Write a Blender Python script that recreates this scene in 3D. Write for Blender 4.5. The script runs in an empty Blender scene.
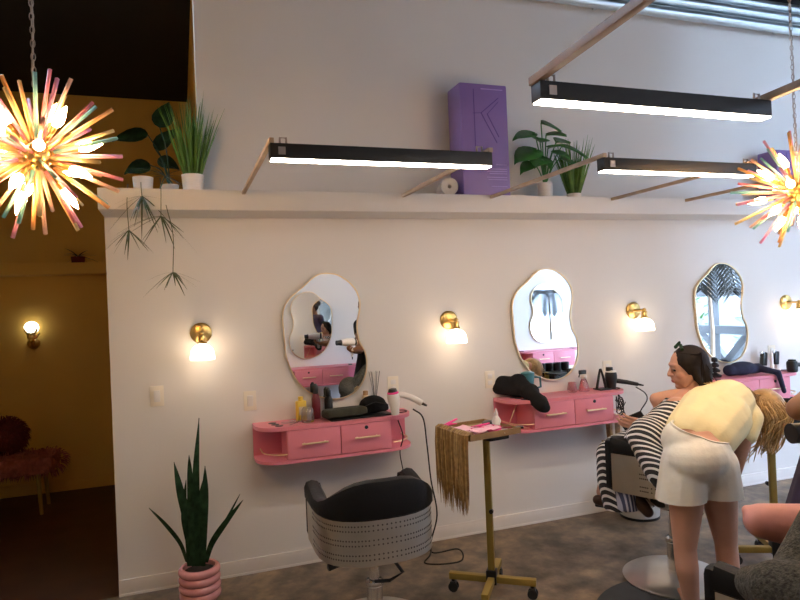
import bpy, bmesh, math, random
from mathutils import Vector, Matrix, Euler
random.seed(7)
PI = math.pi
SC = bpy.context.scene
COL = SC.collection
V = Vector
# ---------------------------------------------------------------- camera model (800x600)
FPX, YAW, PIT, ROL, CD, CH = 630.5, .33535, .00447, -.04188, 3.9413, 1.6
_f = V((math.sin(YAW)*math.cos(PIT), math.cos(YAW)*math.cos(PIT), math.sin(PIT)))
_r = V((math.cos(YAW), -math.sin(YAW), 0)); _u = _r.cross(_f)
CR = _r*math.cos(ROL)+_u*math.sin(ROL); CU = -_r*math.sin(ROL)+_u*math.cos(ROL)
CO = V((0, -CD, CH))
def at(px, py, d):
    """a place in the room seen at px,py whose distance along the view axis is d metres"""
    return CO + (_f + CR*((px-400)/FPX) + CU*((300-py)/FPX))*d

# ---------------------------------------------------------------- materials
def nd(t, typ, **kw):
    n = t.nodes.new(typ)
    for k, v in kw.items(): setattr(n, k, v)
    return n
def mat(name, col, rough=.5, metal=0., var=.08, scale=12., bump=0., bscale=None, emit=None, estr=0., trans=0., alpha=1., coat=0., sheen=0., ior=1.45, sss=0.):
    m = bpy.data.materials.new(name); m.use_nodes = True
    t = m.node_tree; b = t.nodes['Principled BSDF']
    c = (*col, 1)
    tc = nd(t, 'ShaderNodeTexCoord')
    if var > 0:
        no = nd(t, 'ShaderNodeTexNoise'); no.inputs['Scale'].default_value = scale; no.inputs['Detail'].default_value = 4
        t.links.new(tc.outputs['Object'], no.inputs['Vector'])
        r = nd(t, 'ShaderNodeValToRGB')
        r.color_ramp.elements[0].position = .3; r.color_ramp.elements[1].position = .7
        r.color_ramp.elements[0].color = (*[max(0, x*(1-var)) for x in col], 1)
        r.color_ramp.elements[1].color = (*[min(1, x*(1+var)) for x in col], 1)
        t.links.new(no.outputs['Fac'], r.inputs['Fac']); t.links.new(r.outputs['Color'], b.inputs['Base Color'])
    else: b.inputs['Base Color'].default_value = c
    if bump > 0:
        n2 = nd(t, 'ShaderNodeTexNoise'); n2.inputs['Scale'].default_value = bscale or scale*6; n2.inputs['Detail'].default_value = 3
        t.links.new(tc.outputs['Object'], n2.inputs['Vector'])
        bp = nd(t, 'ShaderNodeBump'); bp.inputs['Strength'].default_value = bump; bp.inputs['Distance'].default_value = .01
        t.links.new(n2.outputs['Fac'], bp.inputs['Height']); t.links.new(bp.outputs['Normal'], b.inputs['Normal'])
    b.inputs['Roughness'].default_value = rough; b.inputs['Metallic'].default_value = metal
    b.inputs['IOR'].default_value = ior
    if trans: b.inputs['Transmission Weight'].default_value = trans
    if alpha < 1: b.inputs['Alpha'].default_value = alpha
    if coat: b.inputs['Coat Weight'].default_value = coat
    if sheen: b.inputs['Sheen Weight'].default_value = sheen
    if sss:
        b.inputs['Subsurface Weight'].default_value = sss; b.inputs['Subsurface Radius'].default_value = (.02, .008, .004)
    if emit:
        b.inputs['Emission Color'].default_value = (*emit, 1); b.inputs['Emission Strength'].default_value = estr
    return m
def stripe_mat(name, c1, c2, vec, width=.5, rough=.7):
    """bands across the direction vec (bands per metre = |vec|)"""
    m = bpy.data.materials.new(name); m.use_nodes = True
    t = m.node_tree; b = t.nodes['Principled BSDF']
    tc = nd(t, 'ShaderNodeTexCoord'); dp = nd(t, 'ShaderNodeVectorMath', operation='DOT_PRODUCT')
    no = nd(t, 'ShaderNodeTexNoise'); no.inputs['Scale'].default_value = 5
    dp.inputs[1].default_value = vec
    t.links.new(tc.outputs['Object'], dp.inputs[0]); t.links.new(tc.outputs['Object'], no.inputs['Vector'])
    ad = nd(t, 'ShaderNodeMath', operation='MULTIPLY_ADD'); ad.inputs[1].default_value = .9
    t.links.new(no.outputs['Fac'], ad.inputs[0]); t.links.new(dp.outputs['Value'], ad.inputs[2])
    fr = nd(t, 'ShaderNodeMath', operation='FRACT'); t.links.new(ad.outputs[0], fr.inputs[0])
    r = nd(t, 'ShaderNodeValToRGB'); r.color_ramp.interpolation = 'CONSTANT'
    r.color_ramp.elements[0].color = (*c1, 1); r.color_ramp.elements[1].position = width; r.color_ramp.elements[1].color = (*c2, 1)
    t.links.new(fr.outputs[0], r.inputs['Fac']); t.links.new(r.outputs['Color'], b.inputs['Base Color'])
    b.inputs['Roughness'].default_value = rough
    return m

M = {}
M['wall'] = mat('wall_paint', (.77, .745, .715), .65, var=.02, scale=1.5, bump=.08, bscale=220)
M['wall_tan'] = mat('ochre_wall_paint', (.74, .44, .10), .75, var=.06, scale=1.5)
M['shelf'] = mat('shelf_paint', (.80, .78, .765), .55, var=.02, scale=2)
M['base'] = mat('baseboard_paint', (.78, .74, .70), .45, var=.03, scale=3)
M['ceil'] = mat('black_ceiling', (.012, .011, .012), .9, var=.1)
M['frame_dark'] = mat('dark_mullion', (.30, .32, .33), .5, var=.05)
M['steel'] = mat('grey_beam_paint', (.09, .095, .10), .5, var=.05)
M['pipe'] = mat('galvanised_pipe', (.62, .66, .68), .32, .9, var=.08, scale=8)
M['brass'] = mat('brushed_brass', (.72, .47, .16), .3, 1., var=.08, scale=30)
M['gold'] = mat('pale_gold', (.88, .70, .44), .35, .8, var=.05)
M['goldpaint'] = mat('gold_paint', (.36, .25, .055), .45, .35, var=.08)
M['mirror'] = mat('mirror_glass', (.86, .88, .88), .0, 1., var=0)
M['pink'] = mat('pink_laminate', (.78, .25, .32), .42, var=.03, scale=6)
M['pinkin'] = mat('pink_laminate_inside', (.78, .25, .32), .5, var=.03, scale=6)
M['blackpl'] = mat('black_plastic', (.012, .012, .013), .4, var=.1)
M['blackvin'] = mat('black_vinyl', (.008, .008, .009), .5, var=.15, scale=6, bump=.15, bscale=60)
M['blackcloth'] = mat('black_cloth', (.012, .012, .014), .85, var=.25, scale=14, bump=.5, bscale=25)
M['navycloth'] = mat('navy_cloth', (.012, .014, .04), .8, var=.2, scale=14, bump=.4, bscale=25)
M['rubber'] = mat('black_rubber', (.015, .015, .015), .7, var=.1)
M['mat'] = mat('grey_rubber_mat', (.045, .05, .055), .7, var=.1, scale=20)
M['chrome'] = mat('chrome', (.78, .78, .78), .15, 1., var=.03)
M['brushed'] = mat('brushed_steel', (.60, .57, .51), .36, 1., var=.10, scale=5)
M['dot'] = mat('perforation', (.10, .09, .08), .6, var=0)
M['white'] = mat('white_plastic', (.82, .80, .77), .4, var=.02)
M['plate'] = mat('white_switch_plate', (.86, .80, .68), .4, var=.02)
M['ceramic'] = mat('white_ceramic', (.80, .76, .72), .35, var=.04)
M['pinkcer'] = mat('glazed_pink_ceramic', (.66, .27, .26), .18, var=.10, scale=10, coat=.5)
M['soil'] = mat('soil', (.03, .02, .013), .95, var=.4, scale=60)
M['snake'] = mat('snake_leaf', (.016, .042, .018), .4, var=.5, scale=22)
M['leaf'] = mat('dark_green_leaf', (.05, .19, .05), .38, var=.3, scale=14)
M['grass'] = mat('green_grass_blade', (.085, .20, .03), .5, var=.35, scale=18)
M['trail'] = mat('trailing_leaf', (.055, .075, .022), .5, var=.3, scale=20)
M['purple'] = mat('purple_card', (.25, .16, .42), .38, var=.06, scale=4)
M['purpledk'] = mat('purple_card_line', (.10, .045, .26), .4, var=0)
M['purplelt'] = mat('purple_card_print', (.46, .34, .68), .4, var=0)
M['cream'] = mat('cream_paper', (.74, .66, .56), .7, var=.04)
M['wood'] = mat('pale_wood', (.46, .33, .22), .5, var=.15, scale=12)
M['wooddk'] = mat('brown_wood', (.27, .165, .095), .5, var=.15, scale=12)
M['woodin'] = mat('brown_tray_wood', (.30, .18, .08), .5, var=.2, scale=12)
M['led'] = mat('led_diffuser', (1, 1, 1), .5, var=0, emit=(1.0, .84, .68), estr=32)
M['opal'] = mat('lit_opal_glass', (.95, .9, .85), .3, var=0, emit=(1, .76, .52), estr=5.5)
M['hopal'] = mat('lit_white_glass', (.95, .95, .9), .3, var=0, emit=(.90, .97, .80), estr=2.2)
M['bulb'] = mat('lit_candle_bulb', (1, .9, .7), .3, var=0, emit=(1, .60, .26), estr=95)
M['blackmet'] = mat('matt_black_metal', (.02, .019, .018), .45, .2, var=.1)
M['hook'] = mat('dull_nickel', (.40, .33, .28), .35, .9, var=.05)
RODC = [(.95, .45, .45), (.98, .62, .26), (.42, .68, .62), (.98, .80, .42), (.92, .50, .62), (.98, .70, .52)]
def rodmat(i, c):
    m = bpy.data.materials.new('tinted_acrylic_%d' % i); m.use_nodes = True
    t = m.node_tree; b = t.nodes['Principled BSDF']; out = t.nodes['Material Output']
    b.inputs['Base Color'].default_value = (*c, 1); b.inputs['Roughness'].default_value = .25
    tr = nd(t, 'ShaderNodeBsdfTranslucent'); tr.inputs['Color'].default_value = (*c, 1)
    mx = nd(t, 'ShaderNodeMixShader'); mx.inputs[0].default_value = .55
    t.links.new(b.outputs[0], mx.inputs[1]); t.links.new(tr.outputs[0], mx.inputs[2]); t.links.new(mx.outputs[0], out.inputs['Surface'])
    return m
RODM = [rodmat(i, c) for i, c in enumerate(RODC)]
M['skin'] = mat('fair_skin', (.58, .30, .195), .5, var=.06, scale=8, sss=.08)
M['skin2'] = mat('light_skin', (.52, .265, .18), .5, var=.06, scale=8, sss=.08)
M['skin3'] = mat('brown_skin', (.26, .115, .05), .48, var=.08, scale=8)
M['skin4'] = mat('pink_skin', (.60, .245, .19), .5, var=.10, scale=14, sss=.08)
M['shirt'] = mat('pale_yellow_jersey', (.86, .73, .40), .8, var=.05, scale=6, bump=.4, bscale=16)
M['shorts'] = mat('cream_cotton', (.80, .75, .64), .85, var=.05, scale=7, bump=.35, bscale=14)
M['blond'] = mat('blond_hair', (.40, .235, .085), .45, var=.35, scale=30)
M['blond2'] = mat('light_blond_hair', (.55, .37, .16), .45, var=.3, scale=30)
M['darkhair'] = mat('dark_brown_hair', (.014, .009, .007), .6, var=.3, scale=30)
M['exthair'] = mat('bronde_hair', (.23, .125, .042), .42, var=.3, scale=40)
M['exthair2'] = mat('bronde_hair_light', (.40, .255, .10), .42, var=.3, scale=40)
M['stripe'] = stripe_mat('black_white_stripes', (.012, .012, .014), (.74, .70, .66), (30, 11.5, 25), .62)
M['stripe2'] = stripe_mat('fine_blue_stripes', (.05, .06, .12), (.42, .43, .52), (52, 0, 6), .55)
M['shoe'] = mat('brown_leather', (.05, .022, .014), .4, var=.2)
M['sock'] = mat('white_sock', (.75, .74, .72), .8, var=.03)
M['tweed'] = mat('grey_green_tweed', (.055, .050, .038), .9, var=.75, scale=85, bump=.6, bscale=150)
M['plum'] = mat('plum_cloth', (.028, .016, .042), .75, var=.2, scale=10, bump=.3, bscale=20)
M['pinkfur'] = mat('dusty_pink_fur', (.34, .10, .075), .9, var=.3, scale=30)
M['redfur'] = mat('dark_red_fur', (.12, .016, .014), .9, var=.3, scale=30)
M['yellow'] = mat('yellow_plastic', (.80, .56, .06), .4, var=.03)
M['red'] = mat('dark_red_plastic', (.16, .02, .03), .3, var=.05)
M['teal'] = mat('teal_enamel', (.06, .20, .24), .35, var=.1)
M['clear'] = mat('clear_glass', (.9, .88, .86), .05, var=0, trans=.9)
M['clearpink'] = mat('pink_glass', (.9, .45, .50), .08, var=0, trans=.75)
M['label'] = mat('cream_label', (.75, .62, .45), .5, var=.03)
M['olive'] = mat('olive_black_cloth', (.035, .035, .022), .8, var=.3, scale=20, bump=.3)
M['hotpink'] = mat('hot_pink_plastic', (.85, .05, .30), .4, var=.04)
M['foil'] = mat('pale_pink_foil', (.86, .45, .56), .4, var=.10, scale=30)
M['wicker'] = mat('tan_wicker', (.40, .25, .13), .7, var=.3, scale=40)
M['bin'] = mat('white_bin_enamel', (.62, .60, .56), .4, var=.03)
M['eye'] = mat('eye_dark', (.02, .012, .01), .3, var=0)
M['lip'] = mat('lip', (.42, .12, .11), .5, var=0)
M['outleaf'] = mat('garden_leaf', (.06, .15, .02), .6, var=.4, scale=3)
M['pave'] = mat('pale_paving', (.22, .22, .21), .8, var=.08)
M['facade'] = mat('grey_render', (.10, .105, .105), .8, var=.05, scale=2)
M['glassdark'] = mat('dark_window_glass', (.08, .10, .12), .1, var=0)
M['brownpalm'] = mat('dry_palm', (.018, .015, .009), .6, var=.3)

def floor_mat():
    m = bpy.data.materials.new('stained_concrete'); m.use_nodes = True
    t = m.node_tree; b = t.nodes['Principled BSDF']; tc = nd(t, 'ShaderNodeTexCoord')
    n1 = nd(t, 'ShaderNodeTexNoise'); n1.inputs['Scale'].default_value = 3.4; n1.inputs['Detail'].default_value = 8; n1.inputs['Roughness'].default_value = .65
    n2 = nd(t, 'ShaderNodeTexNoise'); n2.inputs['Scale'].default_value = 9; n2.inputs['Detail'].default_value = 6
    for n in (n1, n2): t.links.new(tc.outputs['Object'], n.inputs['Vector'])
    r = nd(t, 'ShaderNodeValToRGB'); e = r.color_ramp.elements
    e[0].position = .36; e[0].color = (.085, .062, .038, 1); e[1].position = .66; e[1].color = (.32, .225, .135, 1)
    k = e.new(.5); k.color = (.18, .135, .092, 1)
    mx = nd(t, 'ShaderNodeMix', data_type='RGBA', blend_type='OVERLAY'); mx.inputs['Factor'].default_value = .85
    t.links.new(n1.outputs['Fac'], r.inputs['Fac']); t.links.new(r.outputs['Color'], mx.inputs['A']); t.links.new(n2.outputs['Fac'], mx.inputs['B'])
    t.links.new(mx.outputs['Result'], b.inputs['Base Color'])
    rr = nd(t, 'ShaderNodeMapRange'); rr.inputs['To Min'].default_value = .38; rr.inputs['To Max'].default_value = .62
    t.links.new(n2.outputs['Fac'], rr.inputs['Value']); t.links.new(rr.outputs['Result'], b.inputs['Roughness'])
    return m
M['floor'] = floor_mat()
M['woodfloor'] = mat('dark_wood_floor', (.055, .022, .012), .45, var=.3, scale=4)

for k_ in ('darkhair', 'snake', 'blackvin', 'blackcloth'): M[k_].node_tree.nodes['Principled BSDF'].inputs['Specular IOR Level'].default_value = .2
# ---------------------------------------------------------------- mesh builder
class B:
    def __init__(s): s.bm = bmesh.new(); s.mi = 0
    def _tag(s, faces):
        for f in faces: f.material_index = s.mi
    def box(s, c, d, rot=None, bev=0.):
        bm = bmesh.new(); bmesh.ops.create_cube(bm, size=1)
        bmesh.ops.scale(bm, vec=d, verts=bm.verts)
        if bev: bmesh.ops.bevel(bm, geom=bm.edges[:], offset=bev, segments=2, affect='EDGES', profile=.6)
        mt = Matrix.Translation(c) @ (rot if rot is not None else Matrix())
        bmesh.ops.transform(bm, matrix=mt, verts=bm.verts); s._merge(bm); return s
    def _merge(s, o):
        vm = {v: s.bm.verts.new(v.co) for v in o.verts}
        for f in o.faces:
            try:
                g = s.bm.faces.new([vm[v] for v in f.verts]); g.material_index = s.mi; g.smooth = True
            except ValueError: pass
        o.free()
    def rings(s, rs, cap=True, closed=True):
        L = [[s.bm.verts.new(p) for p in r] for r in rs]; n = len(L[0])
        for a, b in zip(L, L[1:]):
            for i in range(n if closed else n-1):
                j = (i+1) % n
                f = s.bm.faces.new((a[i], a[j], b[j], b[i])); f.material_index = s.mi; f.smooth = True
        if cap:
            for r in (list(reversed(L[0])), L[-1]):
                try: f = s.bm.faces.new(r); f.material_index = s.mi
                except ValueError: pass
        return s
    def tube(s, path, r, seg=8, cap=True, flat=1.):
        path = [V(p) for p in path]; n = len(path)
        rr = r if isinstance(r, (list, tuple)) else [r]*n
        up = None; rs = []
        for i, p in enumerate(path):
            t = (path[min(i+1, n-1)]-path[max(i-1, 0)]).normalized()
            if up is None:
                up = V((0, 0, 1)) if abs(t.z) < .9 else V((1, 0, 0))
            x = t.cross(up)
            if x.length < 1e-6: x = t.orthogonal()
            x.normalize(); y = x.cross(t).normalized(); up = y
            rs.append([p + x*(rr[i]*math.cos(2*PI*k/seg)) + y*(rr[i]*flat*math.sin(2*PI*k/seg)) for k in range(seg)])
        return s.rings(rs, cap)
    def cyl(s, a, b, r, r2=None, seg=24): return s.tube([a, b], [r, r if r2 is None else r2], seg)
    def lathe(s, prof, c=(0, 0, 0), seg=28, axis=None, cap=True):
        c = V(c); q = V((0, 0, 1)).rotation_difference(V(axis).normalized()) if axis is not None else None
        rs = []
        for r, z in prof:
            ring = [V((r*math.cos(2*PI*k/seg), r*math.sin(2*PI*k/seg), z)) for k in range(seg)]
            if q: ring = [q @ p for p in ring]
            rs.append([p+c for p in ring])
        return s.rings(rs, cap)
    def ball(s, c, r, seg=16, q=None):
        bm = bmesh.new(); bmesh.ops.create_uvsphere(bm, u_segments=seg, v_segments=max(6, seg*2//3), radius=1)
        rv = r if isinstance(r, (tuple, list)) else (r, r, r)
        bmesh.ops.scale(bm, vec=rv, verts=bm.verts)
        bmesh.ops.transform(bm, matrix=Matrix.Translation(c) @ (q if q is not None else Matrix()), verts=bm.verts)
        s._merge(bm); return s
    def cap(s, a, b, ra, rb, seg=14):
        a = V(a); b = V(b); d = b-a; L = max(d.length, 1e-6); d = d/L
        x = d.orthogonal().normalized(); y = d.cross(x); rs = []
        for k in range(7):
            th = PI/2*(1-k/6) if k < 6 else 0
            rs.append((a-d*(ra*math.sin(th)), max(ra*math.cos(th), ra*.02)))
        for k in range(0, 7):
            th = PI/2*k/6; rs.append((b+d*(rb*math.sin(th)), max(rb*math.cos(th), rb*.02)))
        return s.rings([[c+(x*math.cos(2*PI*i/seg)+y*math.sin(2*PI*i/seg))*r for i in range(seg)] for c, r in rs])
    def prism(s, poly, fn, t0, t1):
        """2-D polygon extruded: fn(u, v, t) gives the place"""
        return s.rings([[V(fn(u, v, t)) for u, v in poly] for t in (t0, t1)])
    def strip(s, path, w, nrm, th=0.):
        """a leaf / blade: centre line, half widths, side vectors"""
        path = [V(p) for p in path]; rs = []
        for p, a, n in zip(path, w, nrm):
            n = V(n); rs.append([p+n*a, p-n*a])
        L = [[s.bm.verts.new(q) for q in r] for r in rs]
        for a, b in zip(L, L[1:]):
            f = s.bm.faces.new((a[0], a[1], b[1], b[0])); f.material_index = s.mi; f.smooth = True
        return s
    def build(s, name, m, parent=None, world=False, sharp=40., loc=None, solid=0.):
        bm = s.bm
        if not world and loc is None: pass
        if loc is not None: bmesh.ops.translate(bm, vec=-V(loc), verts=bm.verts)
        if world and parent is not None:
            bmesh.ops.transform(bm, matrix=wm(parent).inverted(), verts=bm.verts)
        bmesh.ops.recalc_face_normals(bm, faces=bm.faces)
        for e in bm.edges:
            if len(e.link_faces) == 2 and e.calc_face_angle(0) > math.radians(sharp): e.smooth = False
        me = bpy.data.meshes.new(name); bm.to_mesh(me); bm.free()
        for f in me.polygons: f.use_smooth = True
        for x in (m if isinstance(m, (list, tuple)) else [m]): me.materials.append(M[x] if isinstance(x, str) else x)
        o = bpy.data.objects.new(name, me); COL.objects.link(o)
        if parent is not None: o.parent = parent
        if loc is not None: o.location = loc
        if solid:
            md = o.modifiers.new('thick', 'SOLIDIFY'); md.thickness = solid; md.offset = 0
        return o
def wm(o):
    m = Matrix.Translation(o.location) @ o.rotation_euler.to_matrix().to_4x4()
    return wm(o.parent) @ m if o.parent else m
def tag(o, label, cat, group=None, kind=None):
    o['label'] = label; o['category'] = cat
    if group: o['group'] = group
    if kind: o['kind'] = kind
    return o
def thing(name, label, cat, loc=(0, 0, 0), rz=0., group=None):
    o = bpy.data.objects.new(name, None); COL.objects.link(o); o.empty_display_size = .1
    o.location = loc; o.rotation_euler = (0, 0, rz); return tag(o, label, cat, group)
def struct(name, b, m, **k):
    o = b.build(name, m, **k); o['kind'] = 'structure'; return o
def copy_tree(o, parent=None):
    c = o.copy(); COL.objects.link(c)
    if parent is not None: c.parent = parent
    for ch in [x for x in COL.objects if x.parent == o]: copy_tree(ch, c)
    return c
def dup(o, loc, rz, label, group=None):
    c = copy_tree(o); c.location = loc; c.rotation_euler = (0, 0, rz); c['label'] = label
    if group: c['group'] = group
    return c
def smooth_closed(pts, n=6):
    out = []; N = len(pts)
    for i in range(N):
        p0, p1, p2, p3 = (V(pts[(i+k-1) % N]) for k in range(4))
        for k in range(n):
            t = k/n
            out.append(.5*((2*p1)+(p2-p0)*t+(2*p0-5*p1+4*p2-p3)*t*t+(3*p1-p0-3*p2+p3)*t**3))
    return out
def spline(pts, n=8):
    pts = [V(p) for p in pts]; P = [2*pts[0]-pts[1]]+pts+[2*pts[-1]-pts[-2]]; out = []
    for i in range(1, len(P)-2):
        p0, p1, p2, p3 = P[i-1:i+3]
        for k in range(n):
            t = k/n; out.append(.5*((2*p1)+(p2-p0)*t+(2*p0-5*p1+4*p2-p3)*t*t+(3*p1-p0-3*p2+p3)*t**3))
    return out+[pts[-1]]
def remeshed(b, voxel, it=4, cuts=(), fac=.5):
    """closed solids joined into one skin; returns a builder holding it"""
    me = bpy.data.meshes.new('tmp'); bmesh.ops.recalc_face_normals(b.bm, faces=b.bm.faces); b.bm.to_mesh(me); b.bm.free()
    o = bpy.data.objects.new('tmp', me); COL.objects.link(o)
    r = o.modifiers.new('r', 'REMESH'); r.mode = 'VOXEL'; r.voxel_size = voxel; r.use_smooth_shade = True
    if it:
        sm = o.modifiers.new('s', 'SMOOTH'); sm.factor = fac; sm.iterations = it
    dg = bpy.context.evaluated_depsgraph_get(); dg.update()
    ev = o.evaluated_get(dg).to_mesh()
    n = B(); n.bm.from_mesh(ev)
    o.evaluated_get(dg).to_mesh_clear(); bpy.data.objects.remove(o); bpy.data.meshes.remove(me)
    for co, no in cuts:
        bmesh.ops.bisect_plane(n.bm, geom=n.bm.verts[:]+n.bm.edges[:]+n.bm.faces[:], plane_co=co, plane_no=no, clear_outer=True)
    return n
def joinb(*bs):
    a = bs[0]
    for x in bs[1:]: a._merge(x.bm)
    return a
I2 = Matrix()
def RX(a): return Matrix.Rotation(a, 4, 'X')
def RY(a): return Matrix.Rotation(a, 4, 'Y')
def RZ(a): return Matrix.Rotation(a, 4, 'Z')
# ================================================================= SETTING
XW, XE = 6.4, 8.6            # end of the long wall, glazed end wall
YS = -7.2
struct('floor', B().box((2.6, -3.6+.0, -.05), (12.0, 7.2, .1)), 'floor')
struct('floor_back_room', B().box((-1.6, 1.40, -.05), (3.6, 2.8, .1)), 'woodfloor')
struct('ceiling', B().box((2.6, -3.6, 4.04), (12.0, 7.2, .1)), 'ceil')
struct('ceiling_back_room', B().box((-1.6, 1.45, 3.72), (3.6, 2.7, .1)), 'ceil')
# long wall: full height from .14 to XW, low screen from -.39 to .14
b = B(); b.box(((.14+XW)/2, .08, 2.0), (XW-.14, .16, 4.0)); b.box((-.125, .08, 1.11), (.53, .16, 2.22))
struct('wall_north', b, 'wall')
struct('trim_1', B().box(((-.39+XW)/2, -.07, 2.215), (XW+.39, .46, .115), bev=.004), 'shelf')
struct('baseboard_north', B().box(((-.39+XW)/2, -.006, .045), (XW+.39, .012, .09), bev=.003).box(((-.39+XW)/2, -.008, .006), (XW+.39, .018, .012)), 'base')
struct('wall_return', B().box((.22, 1.39, 1.86), (.16, 2.46, 3.72)), 'wall_tan')
struct('wall_back_room', B().box((-1.6, 2.68, 1.86), (3.64, .16, 3.72)), 'wall_tan')
struct('trim_2', B().box((-1.6, 2.45, 2.03), (3.4, .30, .10), bev=.004), 'wall_tan')
struct('baseboard_back_room', B().box((-1.6, 2.59, .05), (3.4, .016, .10)), 'wall_tan')
struct('wall_back_room_left', B().box((-3.4, -.0, 2.0), (.16, 5.3, 4.0)), 'wall_tan')
struct('wall_south', B().box((2.0, YS-.05, 2.0), (11.2, .1, 4.0)), 'wall')
struct('wall_west', B().box((-3.40, -4.9, 2.0), (.16, 4.6, 4.0)), 'wall')
# partition facing the long wall
struct('wall_partition', B().box((3.35, -3.68, 2.0), (4.9, .16, 4.0)), 'wall')
struct('trim_3', B().box((3.35, -3.53, 2.215), (4.9, .46, .115), bev=.004), 'shelf')
struct('baseboard_partition', B().box((3.35, -3.594, .045), (4.9, .012, .09)), 'base')
# glazed end wall: mullions and glass
def glazed(name, x, y0, y1, ny, z0, z1, zs):
    b = B(); 
    for i in range(ny+1):
        y = y0+(y1-y0)*i/ny; b.box((x, y, (z0+z1)/2), (.12, .07, z1-z0))
    for z in zs: b.box((x, (y0+y1)/2, z), (.12, abs(y1-y0), .08))
    f = struct(name, b, 'frame_dark')
    b = B(); b.box((x, (y0+y1)/2, (z0+z1)/2), (.01, abs(y1-y0), z1-z0)); g = b.build('glass_pane', 'pane', f)
def pane_mat():
    m = bpy.data.materials.new('window_pane'); m.use_nodes = True
    t = m.node_tree; t.nodes.remove(t.nodes['Principled BSDF']); out = t.nodes['Material Output']
    tr = nd(t, 'ShaderNodeBsdfTransparent'); gl = nd(t, 'ShaderNodeBsdfGlossy'); gl.inputs['Roughness'].default_value = .02
    mx = nd(t, 'ShaderNodeMixShader'); mx.inputs[0].default_value = .06
    t.links.new(tr.outputs[0], mx.inputs[1]); t.links.new(gl.outputs[0], mx.inputs[2]); t.links.new(mx.outputs[0], out.inputs['Surface'])
    return m
M['pane'] = pane_mat()
glazed('window_1', XE, YS, .0, 4, 0, 4.0, (.04, 2.75, 3.96))
b = B()
for x in (XW+.05, 7.5, XE-.05): b.box((x, .06, 2.0), (.07, .12, 4.0))
for z in (.04, 2.75, 3.96): b.box((7.5, .06, z), (2.2, .12, .08))
f = struct('window_2', b, 'frame_dark'); B().box((7.5, .06, 2), (2.2, .01, 4)).build('glass_pane', 'pane', f)
# steel bracing outside the end glazing
def beam(b, a, c, w):
    a = V(a); c = V(c); d = c-a; q = V((0, 0, 1)).rotation_difference(d.normalized()).to_matrix().to_4x4()
    b.box((a+c)/2, (w, w, d.length), q)
t = thing('steel_brace_frame', 'grey steel cross-braced frame outside the glazing, seen in the right mirror', 'frame', (9.4, -4.2, 0))
b = B()
for z in (.86, 1.55, 2.9): beam(b, (9.4, -7, z), (9.4, .4, z), .15)
b.build('rail', 'steel', t, world=True)
b = B()
for y in (-6.6, -5.3, -3.9, -2.0, 0): beam(b, (9.4, y, 0), (9.4, y, 4), .13)
b.build('post', 'steel', t, world=True)
b = B()
for y in (-6.6, -3.9, -2.): beam(b, (9.55, y-1.3, .2), (9.55, y+1.3, 3.0), .13); beam(b, (9.7, y+1.3, .2), (9.7, y-1.3, 3.0), .13)
b.build('brace', 'steel', t, world=True)
struct('ground_outside', B().box((17, -1, -.12), (16.6, 34, .1)), 'pave')
def shrub(loc, h, w, label, n=240, m='outleaf'):
    b = B()
    for i in range(n):
        a = random.uniform(0, 2*PI); z = random.uniform(.1, 1); rr = w*math.sqrt(random.random())*(1.15-z*.5)
        p = V((rr*math.cos(a), rr*math.sin(a), z*h)); d = V((math.cos(a), math.sin(a), random.uniform(-.2, .9))).normalized()
        L = random.uniform(.14, .26); s_ = d.cross(V((0, 0, 1))).normalized()
        b.strip([p, p+d*L*.5, p+d*L], [.01, .045, .004], [s_]*3)
    b.cyl((0, 0, 0), (0, 0, h*.7), .03, .01, 8)
    o = b.build('garden_shrub', m); o.location = loc; return tag(o, label, 'shrub', 'shrubs outside the glazing')
for i, (y, x) in enumerate(((-9.6, 12.6), (-8.2, 11.6), (-6.8, 12.2), (-5.4, 11.5), (-4.0, 12.2))):
    shrub((x, y, -.07), random.uniform(1.2, 1.7), .52, 'bright green shrub outside the glazing, reflected low in the right mirror')
t = thing('building', 'pale grey building across the pavement, reflected in the right mirror', 'building', (17, -8, -.07))
B().box((0, 0, 4), (3, 22, 8)).build('wall', 'facade', t)
for k in range(6):
    for z in (1.6, 4.6):
        f = B().box((-1.51, -8.5+3.4*k, z), (.08, 1.5, 1.5)).build('window', 'frame_dark', t); B().box((-1.56, -8.5+3.4*k, z), (.02, 1.3, 1.3)).build('window_glass', 'glassdark', f)
# palm by the window, its fronds in the top of the right mirror
t = thing('potted_palm', 'tall dark palm beside the glazing, fronds seen in the top of the right mirror', 'palm', (7.35, -3.35, 0))
B().lathe([(.16, 0), (.2, .02), (.24, .4), (.21, .4), (.2, .36)], seg=24).build('pot', 'ceramic', t)
B().tube([(0, 0, .35), (.02, .01, 1.0), (-.02, 0, 1.95)], [.035, .028, .022], 8).build('trunk', 'wood', t)
for i in range(11):
    a = 2*PI*i/11+.2; L = random.uniform(.65, .9); b = B()
    P = spline([(-.02, 0, 1.93), (math.cos(a)*L*.4, math.sin(a)*L*.4, 2.12), (math.cos(a)*L*.8, math.sin(a)*L*.8, 1.95), (math.cos(a)*L, math.sin(a)*L, 1.62)], 6)
    b.tube(P, .007, 5)
    for k in range(3, len(P)):
        tt = (P[min(k+1, len(P)-1)]-P[k-1]).normalized(); sd = tt.cross(V((0, 0, 1))).normalized()
        for sg in (-1, 1):
            for j in (0, .5):
                p = P[k]-tt*j*.045; q = p+sd*sg*.2+tt*.14-V((0, 0, .10))
                b.strip([p, (p+q)/2+V((0, 0, .02)), q], [.008, .015, .002], [tt]*3)
    b.build('frond', 'brownpalm', t)
c_ = dup(t, (6.52, -.86, 0), .5, 'shorter dark palm by the end of the long wall, reflected in the middle mirror'); c_.scale = (.82, .82, .82)
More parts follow.
